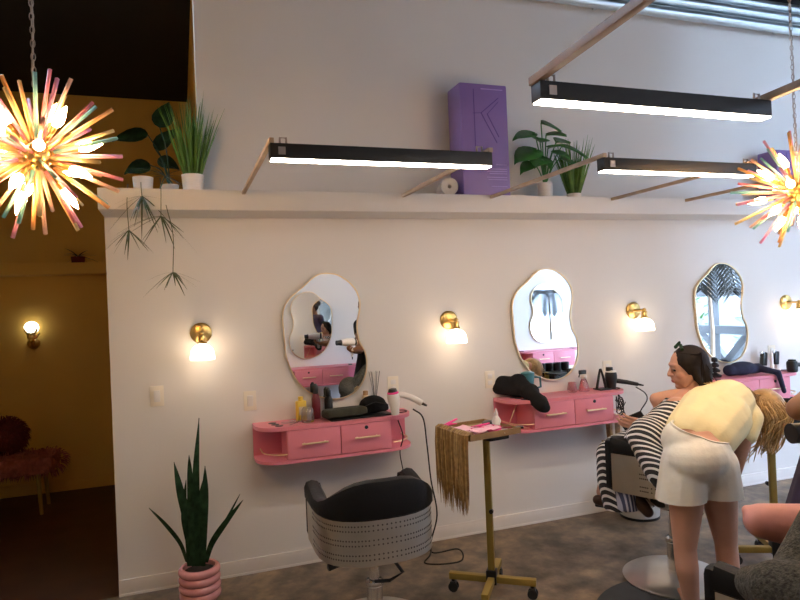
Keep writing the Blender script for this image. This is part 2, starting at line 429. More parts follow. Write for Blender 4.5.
# conduits along the top of the wall
for i, (z, r_, lb) in enumerate(((3.735, .042, 'lowest of three galvanised conduits along the top of the wall'), (3.825, .042, 'middle of three galvanised conduits along the top of the wall'), (3.905, .036, 'highest of three galvanised conduits along the top of the wall'))):
    b = B().cyl((.3, -.10, z), (XW, -.10, z), r_, seg=20)
    for x in (1.2, 3.0, 4.8, 6.0): b.box((x, -.052, z), (.03, .094, .02))
    tag(b.build('conduit', 'pipe', loc=(.3, -.1, z)), lb, 'pipe', 'conduits at the top of the wall')
# ================================================================= MIRRORS
MP = [(.021,.391),(.094,.379),(.166,.334),(.216,.274),(.236,.208),(.233,.15),(.215,.078),(.212,.02),(.225,-.054),(.255,-.114),(.267,-.188),(.253,-.274),(.212,-.344),(.15,-.389),(.075,-.407),(-.012,-.396),(-.111,-.352),(-.179,-.283),(-.224,-.195),(-.249,-.109),(-.254,-.039),(-.258,.045),(-.260,.129),(-.243,.198),(-.199,.253),(-.130,.305),(-.082,.348),(-.03,.382)]
MP2 = smooth_closed([(x, y, 0) for x, y in MP], 5)
def make_mirror(label):
    t = thing('wall_mirror', label, 'mirror', group='wavy gold-framed mirrors')
    pts = [(p.x, p.y) for p in MP2]
    inn = [(p.x*.985, p.y*.99) for p in MP2]
    B().prism(inn, lambda u, v, w: (u, w, v), -.012, -.016).build('glass', 'mirror', t)
    n = len(MP2); rs = []
    for i in range(n):
        p = MP2[i]; d = (MP2[(i+1) % n]-MP2[i-1]).normalized(); o = V((d.y, -d.x, 0)); o = o if o.dot(p) > 0 else -o
        q = lambda a, y: V((p.x+o.x*a, y, p.y+o.y*a))
        rs.append([q(-.003, -.002), q(.004, -.002), q(.004, -.024), q(-.003, -.024)])
    rs.append(rs[0]); B().rings(rs, cap=False).build('frame', 'gold', t)
    return t
m1 = make_mirror('wavy gold-framed mirror above the leftmost pink station'); m1.location = (.855, 0, 1.415)
dup(m1, (2.460, 0, 1.408), 0, 'wavy gold-framed mirror above the middle pink station with the teal tumbler')
dup(m1, (4.085, 0, 1.418), 0, 'wavy gold-framed mirror at right reflecting the windows and palm')
dup(m1, (1.47, -3.6, 1.385), PI, 'small wavy mirror on the opposite partition, seen inside the leftmost mirror')
dup(m1, (4.73, -3.6, 1.385), PI, 'small wavy mirror on the opposite partition, seen inside the middle mirror')
dup(m1, (3.10, -3.6, 1.385), PI, 'wavy mirror on the opposite partition between its two neighbours')
# ================================================================= SCONCES
def make_sconce(label):
    t = thing('wall_sconce', label, 'wall lamp', group='brass wall sconces with white glass shades')
    B().lathe([(.0, 0), (.062, 0), (.062, .012), (.052, .020), (0, .022)], axis=(0, -1, 0), seg=32).build('backplate', 'brass', t)
    B().tube([(0, -.02, 0), (0, -.115, 0)], .008, 10).ball((0, -.125, 0), .016).build('arm', 'brass', t)
    B().lathe([(.014, .0), (.020, -.005), (.022, -.04), (.030, -.05)], (0, -.125, -.005)).build('socket', 'brass', t)
    pr = []
    for k in range(11):
        a = PI/2*k/10; pr.append((max(.002, .066*math.sin(a)), -.045-.012-(.06*(1-math.cos(a)))))
    pr += [(.069, -.138), (.068, -.150), (.0, -.150)]
    B().lathe(pr, (0, -.125, 0), seg=32).build('shade', 'opal', t)
    return t
s0 = make_sconce('brass wall sconce with white glass shade, left of the leftmost mirror'); s0.location = (.11, 0, 1.47)
for x, l in ((1.715, 'brass wall sconce with white glass shade between the left and middle mirrors'), (3.24, 'brass wall sconce with white glass shade between the middle and right mirrors'), (4.80, 'brass wall sconce cut by the right edge, right of the right mirror')):
    dup(s0, (x, 0, 1.47), 0, l)
# ================================================================= VANITIES
def vanity_outline():
    o = []; xl, xr, d, r = -.495, .480, .25, .15
    o += [(xl, 0)]
    for k in range(7):
        a = PI - PI/2*k/6; o.append((xl+r+r*math.cos(a), -d+r-r*math.sin(a)))
    for k in range(7):
        a = PI/2 - PI/2*k/6; o.append((xr-r+r*math.cos(a), -d+r-r*math.sin(a)))
    o.append((xr, 0)); return o
def make_vanity(label):
    t = thing('salon_station', label, 'vanity', group='pink wall-mounted salon stations')
    O = vanity_outline(); fl = lambda u, v, w: (u, v, w)
    B().prism(O, fl, .883, .905).build('worktop', 'pink', t)
    B().prism(O, fl, .690, .708).build('bottom_board', 'pink', t)
    b = B(); b.box((-.005, -.115, .7955), (.64, .228, .176)); b.box((-.005, -.006, .7955), (.98, .012, .176)); b.build('carcass', 'pinkin', t)
    for i, x in enumerate((-.165, .155)):
        d = B().box((x, -.238, .7955), (.315, .02, .168), bev=.003).build('drawer', 'pink', t)
        h = B(); h.tube([(x-.062, -.246, .80), (x-.062, -.272, .80)], .0045, 8).tube([(x+.062, -.246, .80), (x+.062, -.272, .80)], .0045, 8)
        h.tube([(x-.078, -.272, .80), (x+.078, -.272, .80)], .0055, 10); h.build('handle', 'gold', d)
        if i == 1:
            B().lathe([(0, 0), (.011, 0), (.011, .004), (0, .005)], (x, -.248, .855), axis=(0, -1, 0), seg=16).build('lock', 'blackpl', d)
    # rails across the open ends
    for sx in (-1, 1):
        P = []
        for k in range(9):
            a = PI/2*k/8; P.append((sx*(.325+.13*math.sin(a)), -.245+.135*(1-math.cos(a)), .745))
        P.append((sx*.455, -.012, .745))
        B().tube(P, .004, 8).build('gold_rail', 'gold', t)
    b = B()
    for y, x in ((-.19, -.36), (-.135, -.375), (-.08, -.385)): b.lathe([(0, 0), (.024, 0), (.024, .002), (.019, .003), (0, .0032)], (x, y, .9045), seg=20)
    b.build('tool_hole', 'blackpl', t)
    B().lathe([(.038, 0), (.045, 0), (.045, .006), (.038, .006), (.038, 0)], (.42, -.12, .9045), seg=24, cap=False).build('dryer_ring', 'blackpl', t)
    return t
v1 = make_vanity('pink wall-mounted salon station with two drawers below the leftmost mirror'); v1.location = (.882, 0, 0)
dup(v1, (2.525, 0, .008), 0, 'pink wall-mounted salon station with black bag and teal tumbler, below the middle mirror')
dup(v1, (4.20, 0, .012), 0, 'pink wall-mounted salon station at right behind the bending stylist')
for x, l in ((1.53, 'pink station on the opposite partition, seen low in the leftmost mirror'), (4.66, 'pink station on the opposite partition, seen low in the middle mirror')):
    dup(v1, (x, -3.6, -.02), PI, l)
# ================================================================= SWITCHES / OUTLETS
def plate(x, z, kind, label, y=0., w=.075, h=.118):
    t = thing('light_switch' if kind == 's' else 'power_outlet', label, 'switch' if kind == 's' else 'outlet', (x, y, z))
    B().box((0, -.003, 0), (w, .006, h), bev=.002).build('cover_plate', 'plate', t)
    if kind == 's': B().box((0, -.0075, 0), (.034, .006, .066), RX(.06), bev=.001).build('rocker', 'white', t)
    else:
        for dz in (.022, -.022): B().box((0, -.0065, dz), (.034, .003, .030), bev=.001).build('socket', 'white', t)
    return t
plate(-.148, 1.117, 's', 'white rocker light switch at the left end of the wall')
plate(.379, 1.042, 's', 'white switch plate left of the leftmost pink station')
plate(1.30, 1.06, 'o', 'white outlet above the right end of the leftmost station')
plate(2.008, 1.042, 'o', 'white outlet plate left of the middle station')
plate(2.985, 1.045, 'o', 'white outlet behind the black hair dryer of the middle station')
plate(4.62, 1.06, 'o', 'white outlet above the right pink station')
# ================================================================= LED BARS
def make_bar(label, x0, x1, y, z, out):
    """z = top of the black housing, out = +1 brackets run to the long wall, -1 to the partition"""
    cx = (x0+x1)/2; t = thing('led_light_bar', label, 'light', (cx, y, z-.075), group='black linear light bars on wall brackets'); L = x1-x0
    B().box((0, 0, .043), (L, .056, .060), bev=.003).build('housing', 'blackmet', t)
    B().box((0, 0, .0105), (L-.012, .050, .005)).build('diffuser', 'led', t)
    B().box((-L/2+.045, -.032, .042), (.028, .003, .03)).build('rating_label', 'hook', t)
    yw = (-.30 if out > 0 else -3.30)-y
    for sx in (-1, 1):
        x = sx*(L/2-.006)
        w_ = .020 if out > 0 else .028
        B().box((x, yw/2+(-.015 if out > 0 else -.05), .073+w_/2+(0 if out > 0 else .026)), (w_, abs(yw)+(.03 if out > 0 else .16), w_), RX(0 if out > 0 else -.045), bev=.003).build('bracket', 'wood' if out > 0 else 'wooddk', t)
        if out < 0: B().box((x, -3.37-y, (2.2735-(z-.075)+.135)/2), (.03, .05, .135-2.2735+z-.075), bev=.003).build('bracket_foot', 'wooddk', t)
        B().tube([(x-sx*.035, -.01, .072), (x-sx*.035, -.01, .098), (x-sx*.06, -.01, .098), (x-sx*.06, -.01, .072)], .005, 6).build('hook', 'hook', t)
    return t
make_bar('black linear light bar on two thin brackets, left, in front of the purple box', .355, 1.325, -1.43, 2.25, 1)
make_bar('black linear light bar just below the top right one, in front of the shelf', 1.915, 2.865, -1.43, 2.25, 1)
make_bar('black linear light bar at the right edge behind the chandelier', 3.50, 4.46, -1.43, 2.25, 1)
make_bar('largest black linear light bar, top right, nearest the camera', 1.118, 2.112, -2.16, 2.300, -1)
# ================================================================= CHANDELIERS
def make_chandelier(label, R=.285):
    t = thing('starburst_chandelier', label, 'chandelier', group='starburst chandeliers of tinted rods')
    B().ball((0, 0, 0), .045, 20).build('hub', 'brass', t)
    N = 66; ga = PI*(3-math.sqrt(5))
    for i in range(N):
        z = 1-2*(i+.5)/N; a = ga*i; r = math.sqrt(1-z*z)
        d = V((r*math.cos(a), r*math.sin(a), z)) + V((random.uniform(-.08, .08) for _ in range(3))); d.normalize()
        L = R*random.uniform(.86, 1.03)
        b = B(); x = d.orthogonal().normalized()*.0046; y = d.cross(x)
        b.rings([[d*q+x*c1+y*c2 for c1, c2 in ((-1, -1), (1, -1), (1, 1), (-1, 1))] for q in (.060, L)])
        b.build('rod', RODM[i % 6], t)
    for i in range(15):
        z = 1-2*(i+.5)/15; a = ga*i+.7; r = math.sqrt(1-z*z); d = V((r*math.cos(a), r*math.sin(a), z))
        arm = B().tube([d*.03, d*.115], .006, 8).build('arm', 'brass', t)
        B().lathe([(.010, .100), (.010, .125)], axis=d, seg=10).build('candle_socket', 'brass', arm)
        B().lathe([(.007, .122), (.014, .134), (.017, .150), (.013, .172), (.006, .192), (.001, .203)], axis=d, seg=12).build('bulb', 'bulb', t)
    return t
c1 = make_chandelier('starburst chandelier of tinted rods hanging at the left edge by a chain')
c1.location = at(37, 156, 2.05)
c2 = dup(c1, at(798, 192, 2.85), 1.1, 'starburst chandelier of tinted rods hanging at the right edge, half cut off')
for c, sgn in ((c1, 1), (c2, 1)):
    b = B(); H = 3.99-c.location.z; n = int((H-.05)/.022)
    b.cyl((0, 0, .03), (0, 0, .09), .006, seg=8)
    for k in range(n):
        z = .07+k*.022+.011; P = []
        for j in range(10):
            a = 2*PI*j/10; u = math.cos(a)*.0065; P.append((u if k % 2 else 0, 0 if k % 2 else u, z+math.sin(a)*.014))
        P.append(P[0]); b.tube(P, .0019, 5, cap=False)
    b.tube([(.004*math.sin(k*.9), .004*math.cos(k*.9), .05+k*(H-.05)/40) for k in range(41)], .003, 6)
    b.build('chain', 'hook', c)
    B().lathe([(.0, H), (.06, H), (.055, H-.02), (.0, H-.03)], seg=20).build('canopy', 'hook', c)
# ================================================================= PLANTS
def blade(b, p, d, L, w, droop=.3, twist=0., n=6):
    d = V(d).normalized(); hz = V((d.x, d.y, 0)); hz = hz.normalized() if hz.length > .01 else V((1, 0, 0))
    sd = Matrix.Rotation(twist, 3, d) @ d.cross(hz.cross(V((0, 0, 1)))).normalized() if False else Matrix.Rotation(twist, 3, 'Z') @ hz.cross(V((0, 0, 1)))
    P, W = [], []
    for k in range(n+1):
        s = k/n; P.append(V(p)+d*L*s + (hz*.5-V((0, 0, 1)))*droop*L*s*s); W.append(w*(1-s**2.2)*(.55+.45*min(1, s*4))+.0006)
    b.strip(P, W, [sd]*(n+1))
# snake plant
t = thing('potted_snake_plant', 'dark snake plant in a ribbed pink pot on the floor, lower left', 'plant', (.045, -.235, 0))
pr = [(.0, 0), (.092, 0), (.096, .01)]
for k in range(25):
    s = k/24; pr.append((.100+.014*abs(math.sin(s*PI*4))**.6, .012+s*.175))
pr += [(.099, .188), (.086, .186), (.084, .160), (0, .158)]
pot = B().lathe(pr, seg=40, cap=False).build('pot', 'pinkcer', t)
B().lathe([(.0, .163), (.086, .160)], seg=24, cap=False).build('soil', 'soil', t)
def snake(pxs, w, d=3.70):
    w *= .78
    P = spline([at(x, y, dd) for x, y, dd in pxs], 6); n = len(P); b = B(); rs = []
    for i, p in enumerate(P):
        s = i/(n-1); tg = (P[min(i+1, n-1)]-P[max(i-1, 0)]).normalized(); sd = tg.cross(_f).normalized(); bk = sd.cross(tg)
        ww = w*(.62+.5*math.sin(min(1, s*1.5)*PI/2))*(1-s**3.5)+.0012
        sd = (Matrix.Rotation(.9*s, 3, tg) @ sd) if w > .02 else sd
        bk = sd.cross(tg)
        rs.append([p+sd*ww, p+bk*ww*.10+bk*.006*0-bk*.004, p-sd*ww, p+bk*(.004+ww*.25)])
    b.rings(rs); b.build('leaf', 'snake', t, world=True)
D0 = 3.50
snake([(197, 566, D0), (196, 520, D0), (196, 470, D0), (199, 418, D0)], .026)
snake([(190, 566, D0), (188, 525, D0+.02), (180, 490, D0+.03), (174, 462, D0+.03)], .030)
snake([(193, 566, D0-.02), (191, 520, D0-.04), (190, 478, D0-.05), (189, 455, D0-.05)], .022)
snake([(203, 566, D0), (204, 520, D0-.02), (205, 490, D0-.03), (205, 466, D0-.03)], .026)
snake([(187, 562, D0-.03), (180, 543, D0-.08), (165, 524, D0-.13), (149, 508, D0-.17)], .014)
snake([(206, 562, D0-.02), (212, 543, D0-.05), (226, 522, D0-.09), (243, 500, D0-.12)], .020)
snake([(206, 560, D0-.0), (211, 545, D0-.02), (224, 524, D0-.02), (240, 494, D0-.02)], .011)
snake([(198, 566, D0+.02), (200, 530, D0+.05), (201, 500, D0+.06), (203, 480, D0+.06)], .024)
snake([(194, 566, D0+.03), (186, 530, D0+.06), (184, 510, D0+.06), (186, 480, D0+.06)], .022)
# shelf plants
ZS = 2.2725
def potg(loc, r, h, label, name, m='ceramic'):
    t = thing(name, label, 'plant', loc)
    B().lathe([(0, 0), (r*.84, 0), (r*.88, .004), (r, h), (r*.9, h), (r*.88, h-.02), (0, h-.02)], seg=32, cap=False).build('pot', m, t); return t
t = potg((.095, -.16, ZS), .062, .105, 'potted tall green grass on the shelf beside the end of the upper wall', 'potted_grass')
b = B()
for i in range(170):
    a = random.uniform(0, 2*PI); s = random.random()**.8; blade(b, (.045*s*math.cos(a), .045*s*math.sin(a), .08), (math.cos(a)*s*.30, math.sin(a)*s*.26, 1), random.uniform(.24, .50), .0042, random.uniform(0, .12), random.uniform(0, 3))
b.build('blades', 'grass', t)
t = potg((2.62, -.20, ZS), .05, .035, 'green grass in a low white pot on the shelf, right of the broad-leaved plant', 'potted_grass')
b = B()
for i in range(150):
    a = random.uniform(0, 2*PI); s = random.random()**.7; blade(b, (.04*s*math.cos(a), .04*s*math.sin(a), .02), (math.cos(a)*s*.36, math.sin(a)*s*.30, 1), random.uniform(.22, .42), .0046, random.uniform(0, .1), random.uniform(0, 3))
b.build('blades', 'grass', t)
# broad-leaved plant
def heart(b, c, d, up, L, w):
    d = V(d).normalized(); s = d.cross(V(up)).normalized(); n = s.cross(d)
    prof = [(0, .05), (.06, .55), (.18, .88), (.35, 1), (.55, .86), (.75, .55), (.9, .22), (1, .01)]
    L1 = []
    for q, ww in prof:
        p = V(c)+d*L*q - n*L*.22*q*q
        L1.append([p+s*w*ww+n*.010, p-n*.006, p-s*w*ww+n*.010])
    vs = [[b.bm.verts.new(p) for p in r] for r in L1]
    for a, e in zip(vs, vs[1:]):
        for i in (0, 1):
            f = b.bm.faces.new((a[i], a[i+1], e[i+1], e[i])); f.smooth = True; f.material_index = b.mi
t = potg((2.41, -.17, ZS), .052, .11, 'broad-leaved green plant in a white pot on the shelf, right of the purple box', 'potted_philodendron')
LV = [((514, 152), (522, 132), .13, .055), ((516, 165), (541, 138), .16, .075), ((552, 128), (541, 122), .12, .055), ((588, 150), (560, 145), .16, .035), ((524, 148), (540, 158), .12, .06), ((552, 163), (549, 150), .10, .045), ((530, 160), (540, 152), .10, .04), ((560, 150), (552, 140), .1, .05), ((545, 172), (545, 160), .08, .03)]
tgt = [((535, 134), (-1, -.1, -.1)), ((537, 150), (-1, -.25, -.35)), ((541, 123), (1, -.1, -.15)), ((562, 146), (1, -.2, -.25)), ((541, 157), (-.6, -.6, -.4)), ((552, 152), (.5, -.8, -.3)), ((548, 148), (.3, -.9, .1)), ((556, 142), (.9, .1, .2)), ((545, 160), (-.1, -1, -.7))]
tgt += [((540, 142), (-.5, -.8, .1)), ((546, 135), (.6, -.7, 0)), ((533, 163), (-1, -.4, -.5)), ((560, 158), (.9, -.5, -.4))]; LV += [(0, 0, .11, .05), (0, 0, .10, .045), (0, 0, .11, .04), (0, 0, .10, .04)]
for i, ((p, dr), (_, _, L, w)) in enumerate(zip(tgt, LV)):
    c = at(p[0], p[1], 4.28-.03*(i % 3)); base = V((2.41, -.17, ZS+.09))
    b = B(); b.tube(spline([base, base*.5+c*.5+V((0, 0, .03)), c], 5), .004, 6).build('stem', 'leaf', t, world=True)
    b = B(); heart(b, c, dr, (0, -.55, .9), L*1.35, w*1.35); b.build('leaf', 'leaf', t, world=True, solid=.002)
# trailing plant at the shelf's left end
t = potg((-.17, -.16, ZS), .055, .085, 'trailing spider plant in a small pot at the left end of the shelf', 'hanging_spider_plant')
def tuft(p, n, L, spread=1., w=.0045, down=.5):
    b = B()
    for i in range(n):
        a = 2*PI*i/n+random.uniform(-.3, .3); d = V((math.cos(a)*spread, math.sin(a)*spread*.7, random.uniform(-.9, .2)-down*.3))
        blade(b, p, d, L*random.uniform(.7, 1.1), w, random.uniform(.15, .5), random.uniform(-.4, .4))
    return b
dd = 3.33
for path, tu in (([(141, 178, 3.72), (141, 186, dd), (142, 196, dd)], (14, .17, 11)), ([(160, 178, 3.72), (161, 190, dd), (161, 216, dd)], (18, .17, 11)), ([(128, 184, 3.45), (127, 205, dd), (129, 230, dd)], (9, .13, 10)), ([(166, 205, dd), (173, 235, dd), (173, 272, dd)], (12, .13, 10))):
    b = B().tube(spline([at(*p) for p in path], 6), .0022, 5); b.build('runner', 'trail', t, world=True)
    tuft(at(*path[-1]), tu[0]+2, tu[1]).build('leaf_tuft', 'trail', t, world=True)
tuft(at(165, 176, 3.7), 14, .2, down=-1.2).build('leaf_tuft', 'trail', t, world=True)
# dark broad leaves behind it
t = thing('potted_rubber_plant', 'dim dark-leaved plant behind the trailing plant on the shelf', 'plant', (-.03, .07, ZS))
B().lathe([(0, 0), (.04, 0), (.05, .09), (.0, .09)], seg=24).build('pot', 'ceramic', t)
for p, dr, L, w in (((148, 135), (-1, 0, -.05), .16, .052), ((160, 128), (.3, 0, 1), .14, .05), ((156, 150), (.5, -.2, .6), .14, .045), ((150, 165), (-1, -.3, -.3), .12, .05), ((158, 160), (.9, -.2, -.3), .1, .045)):
    c = at(p[0], p[1], 4.0); B().tube(spline([V((-.03, .07, ZS+.08)), c*.5+V((-.03, .07, ZS+.08))*.5+V((.01, 0, .03)), c], 5), .004, 6).build('stem', 'snake', t, world=True)
    b = B(); heart(b, c, dr, (0, -.8, .6), L*1.35, w*1.35); b.build('leaf', 'snake', t, world=True, solid=.002)
# ================================================================= SHELF BOXES
def purple_box(loc, w, d, h, label, rz=0.):
    t = thing('display_bottle_box', label, 'box', loc, rz, group='purple display boxes on the shelf')
    B().box((0, 0, h/2), (w, d, h), bev=.012).build('carton', 'purple', t)
    y = -d/2-.0012; b = B(); s = h/.75
    def ln(x0, z0, x1, z1, th):
        a = V((x0, y, z0)); c = V((x1, y, z1)); q = V((1, 0, 0)).rotation_difference((c-a).normalized()).to_matrix().to_4x4()
        b.box((a+c)/2, ((c-a).length, .003, th), q)
    ln(-.075*s, .71*s, -.075*s, .33*s, .004); ln(-.025*s, .555*s, .105*s, .66*s, .005); ln(-.025*s, .555*s, .085*s, .36*s, .004); ln(-.085*s, .55*s, -.025*s, .555*s, .003)
    ln(.02*s, .55*s, .105*s, .635*s, .004); ln(.02*s, .55*s, .10*s, .40*s, .004)
    b.build('letter_mark', 'purpledk', t)
    b = B()
    ln(-.02*s, .715*s, .14*s, .715*s, .006)
    for z, x in ((.215, .07), (.185, .02), (.17, .0), (.155, .02), (.13, .0), (.115, .01), (.07, .03)): ln(x*s, z*s, .15*s, z*s, .005)
    ln(.09*s, .215*s, .15*s, .215*s, .008)
    b.build('lettering', 'purplelt', t)
    return t
purple_box((1.935, -.13, ZS), .345, .20, .745, 'tall purple display box with an embossed letter K on the shelf')
purple_box((4.66, -.13, ZS), .30, .18, .42, 'smaller purple box on the shelf behind the right chandelier')
t = tag(B().lathe([(.012, .004), (.056, 0), (.057, .20), (.012, .196), (.012, .004)], (1.655, -.25, ZS+.058), axis=(.25, 1, 0), seg=28, cap=False).build('paper_roll', 'cream', loc=(1.66, -.25, ZS+.054)), 'cream paper roll lying on the shelf left of the purple box', 'roll')
# ================================================================= ITEMS ON STATION 1
ZT = .9055
def bottle(x, y, prof, capprof, bm, cm, label, cat='bottle', name='bottle', z=ZT, lab=None):
    t = thing(name, label, cat, (x, y, z)); B().lathe(prof, seg=24).build('body', bm, t)
    if capprof: B().lathe(capprof, seg=20).build('cap', cm, t)
    if lab: B().lathe(lab, seg=24, cap=False).build('wrap_label', 'label', t)
    return t
bx = thing('spray_bottle', 'yellow bottle standing on the leftmost station', 'bottle', (.675, -.075, ZT), .3)
B().box((0, 0, .06), (.062, .035, .12), bev=.008).build('body', 'yellow', bx); B().box((0, -.0178, .06), (.045, .002, .05)).build('front_label', 'label', bx); B().lathe([(.015, .12), (.016, .145), (0, .147)], seg=16).build('cap', 'yellow', bx)
t = thing('glass_jar', 'clear glass jar in front of the yellow bottle', 'jar', (.70, -.15, ZT)); B().lathe([(0, 0), (.036, 0), (.040, .01), (.036, .075), (.022, .09), (.020, .09), (.033, .074), (.036, .012), (0, .006)], seg=24, cap=False).build('body', 'clear', t)
bottle(.772, -.06, [(0, 0), (.025, 0), (.027, .01), (.027, .12), (.018, .15), (.012, .155)], [(.014, .153), (.016, .156), (.016, .20), (.006, .215), (0, .216)], 'red', 'blackpl', 'slim dark red bottle with black cap below the leftmost mirror', lab=None)
bottle(.855, -.045, [(0, 0), (.024, 0), (.026, .01), (.026, .11), (.02, .125), (.012, .13)], [(.016, .128), (.017, .13), (.017, .165), (.008, .18), (0, .182)], 'blackpl', 'blackpl', 'slim black bottle right of the dark red bottle')
t = thing('reed_diffuser', 'amber reed diffuser with dark reeds at the back of the leftmost station', 'diffuser', (1.165, -.035, ZT))
B().lathe([(0, 0), (.026, 0), (.028, .01), (.028, .065), (.012, .085), (.012, .10)], seg=20).build('bottle', 'wicker', t)
b = B()
for i in range(7): b.tube([(0, 0, .05), (math.cos(i)*.035, math.sin(i)*.03, .26)], .0016, 5)
b.build('reeds', 'blackpl', t)
bottle(1.100, -.038, [(0, 0), (.025, 0), (.026, .01), (.026, .10), (.014, .115)], [(.014, .113), (.016, .115), (.016, .14), (0, .142)], 'label', 'wicker', 'cream and tan bottle left of the reed diffuser')
# olive pouch, bag
b = B(); b.box((.925, -.165, .945), (.27, .13, .055), RZ(.12) @ RX(-.06), bev=.02)
q = remeshed(b, .008, 6)
t = thing('tool_pouch', 'flat olive-black tool pouch on the leftmost station', 'pouch', (.96, -.16, ZT)); q.build('body', 'olive', t, world=True)
B().box((.06, -.005, .006), (.40, .13, .007), RZ(.06), bev=.003).build('flap', 'blackpl', t)
b = B(); b.ball((1.12, -.120, .968), (.090, .045, .058)); b.box((1.14, -.120, .945), (.16, .075, .05), bev=.02); q = remeshed(b, .008, 5)
t = thing('toiletry_bag', 'rounded black bag beside the reed diffuser on the leftmost station', 'bag', (1.12, -.12, ZT)); q.build('body', 'blackcloth', t, world=True)
B().tube([(-.08, -.04, .055), (0, -.06, .085), (.09, -.04, .06)], .003, 6).build('zip', 'rubber', t)
b = B()
for i in range(6):
    x = random.uniform(.55, .66); y = random.uniform(-.20, -.12); a = random.uniform(0, 3)
for i, (x, y, a) in enumerate(((.58, -.15, .3), (.61, -.18, .8), (.63, -.13, -.4))):
    t = thing('hair_clip', 'silver hair clip lying at the left of the leftmost station', 'clip', (x, y, ZT), a, group='silver clips on the leftmost station')
    B().box((0, 0, .004), (.085, .008, .004), bev=.001).build('lower_jaw', 'chrome', t); B().box((0, 0, .011), (.085, .008, .003), RY(.08), bev=.001).build('upper_jaw', 'chrome', t)
# dryers
def make_dryer(name, label, loc, rz, body, ring, tilt=0.):
    t = thing(name, label, 'hair dryer', loc, rz)
    q = RY(tilt)
    def T(p): return q @ V(p)
    def lath(prof, c, ax): 
        b = B().lathe(prof, c, axis=ax, seg=24); bmesh.ops.transform(b.bm, matrix=q, verts=b.bm.verts); return b
    lath([(.0, -.09), (.030, -.09), (.040, -.075), (.043, -.03), (.041, .03), (.033, .085), (.030, .10), (0, .10)], (0, 0, 0), (1, 0, 0)).build('barrel', body, t)
    lath([(.031, .095), (.027, .12), (.027, .15), (.0, .15)], (0, 0, 0), (1, 0, 0)).build('nozzle', ring, t)
    lath([(.0405, -.078), (.0415, -.070), (.0425, -.06), (.0405, -.058)], (0, 0, 0), (1, 0, 0)).build('trim_ring', ring, t)
    b = B().tube([T((-.02, 0, -.03)), T((-.03, 0, -.09)), T((-.035, 0, -.16))], [.019, .017, .014], 12); b.build('grip', body, t)
    B().tube([T((-.035, 0, -.155)), T((-.036, 0, -.19))], [.008, .005], 8).build('strain_relief', 'rubber', t)
    return t
def cord(pts, r, label, m='rubber', name='power_cord', parent=None):
    P = spline(pts, 10)
    if parent is not None: return B().tube(P, r, 8).build(name, m, parent, world=True)
    return tag(B().tube(P, r, 8).build(name, m, loc=P[0]), label, 'cord')
# dryer 1: nose down in its ring, handle sticking out to the right
d1 = thing('hair_dryer', 'white hair dryer with pink trim in the ring of the leftmost station', 'hair dryer', at(398, 400, 3.86))
ax1 = (-.10, -.05, 1)
B().lathe([(0, 0), (.024, 0), (.027, .03), (.037, .075), (.039, .11), (.033, .135), (0, .137)], (-.02, 0, -.085), axis=ax1, seg=24).build('barrel', 'white', d1)
B().lathe([(.034, .128), (.036, .134), (.030, .141)], (-.02, 0, -.085), axis=ax1, seg=24, cap=False).build('trim_ring', 'hotpink', d1)
B().lathe([(.031, .134), (.024, .158), (0, .16)], (-.02, 0, -.085), axis=ax1, seg=20).build('rear_filter', 'blackpl', d1)
B().tube(spline([(-.02, 0, .035), (.03, -.02, .03), (.08, -.035, .010), (.135, -.05, -.025)], 4), .019, 12).build('grip', 'white', d1)
B().tube([(.13, -.05, -.022), (.165, -.056, -.042)], [.010, .006], 8).build('strain_relief', 'rubber', d1)
cord([at(413, 409, 3.80), at(423, 418, 3.80), at(427, 445, 3.85), at(431, 480, 3.85), at(437, 515, 3.83), (1.45, -.17, .006), at(458, 549, 3.72), at(462, 560, 3.62), at(444, 564, 3.58), at(425, 563, 3.60), at(430, 555, 3.66), at(430, 547, 3.72), at(416, 537, 3.78)], .0045, '', parent=d1)
cord([at(398, 420, 3.88), at(403, 436, 3.88), at(400, 452, 3.93), at(403, 470, 3.95), at(404, 480, 3.95), at(409, 500, 3.95)], .0035, 'thin dark cable hanging under the right end of the leftmost station', name='hanging_cable')
# ================================================================= ITEMS ON STATION 2
Z2 = ZT+.008
# black bag
b = B()
for p, r in (((505, 384, 4.40), .055), ((518, 382, 4.37), .06), ((530, 392, 4.28), .06), ((540, 402, 4.20), .05), ((545, 408, 4.16), .035)): b.ball(at(*p), (r*1.2, r*.75, r*1.0))
for a_, c_, r_ in (((498, 388, 4.40), (520, 392, 4.34), .045), ((520, 384, 4.36), (542, 405, 4.17), .058), ((501, 383, 4.42), (522, 384, 4.36), .055)): b.cap(at(*a_), at(*c_), r_, r_*.85)
q = remeshed(b, .010, 5)
tag(q.build('garment_bag', 'blackcloth', loc=at(505, 392, 4.38)), 'soft black bag slumped over the left end of the middle station', 'bag')
t = thing('travel_tumbler', 'teal tumbler with a handle below the middle mirror', 'cup', (2.275, -.058, Z2), -.4)
B().lathe([(0, 0), (.034, 0), (.037, .02), (.046, .13), (.046, .15), (0, .152)], seg=28).build('body', 'teal', t)
B().lathe([(.047, .148), (.048, .16), (.03, .168), (0, .168)], seg=28).build('lid', 'teal', t)
B().tube([(.044, 0, .13), (.085, 0, .125), (.088, 0, .06), (.040, 0, .045)], .008, 8).build('handle', 'teal', t)
t = thing('glass_jar', 'pink glass jar on the middle station, left of the spray bottle', 'jar', (2.612, -.09, Z2)); B().lathe([(0, 0), (.030, 0), (.036, .02), (.03, .05), (.026, .07), (.022, .07), (.027, .048), (.032, .02), (0, .005)], seg=24, cap=False).build('body', 'clearpink', t)
t = thing('spray_bottle', 'pink spray bottle with dark trigger on the middle station', 'bottle', (2.712, -.09, Z2))
B().lathe([(0, 0), (.038, 0), (.040, .015), (.030, .05), (.022, .075), (.016, .09)], seg=24).build('body', 'clearpink', t)
B().lathe([(.018, .088), (.024, .10), (.02, .115), (0, .117)], seg=16).build('collar', 'white', t)
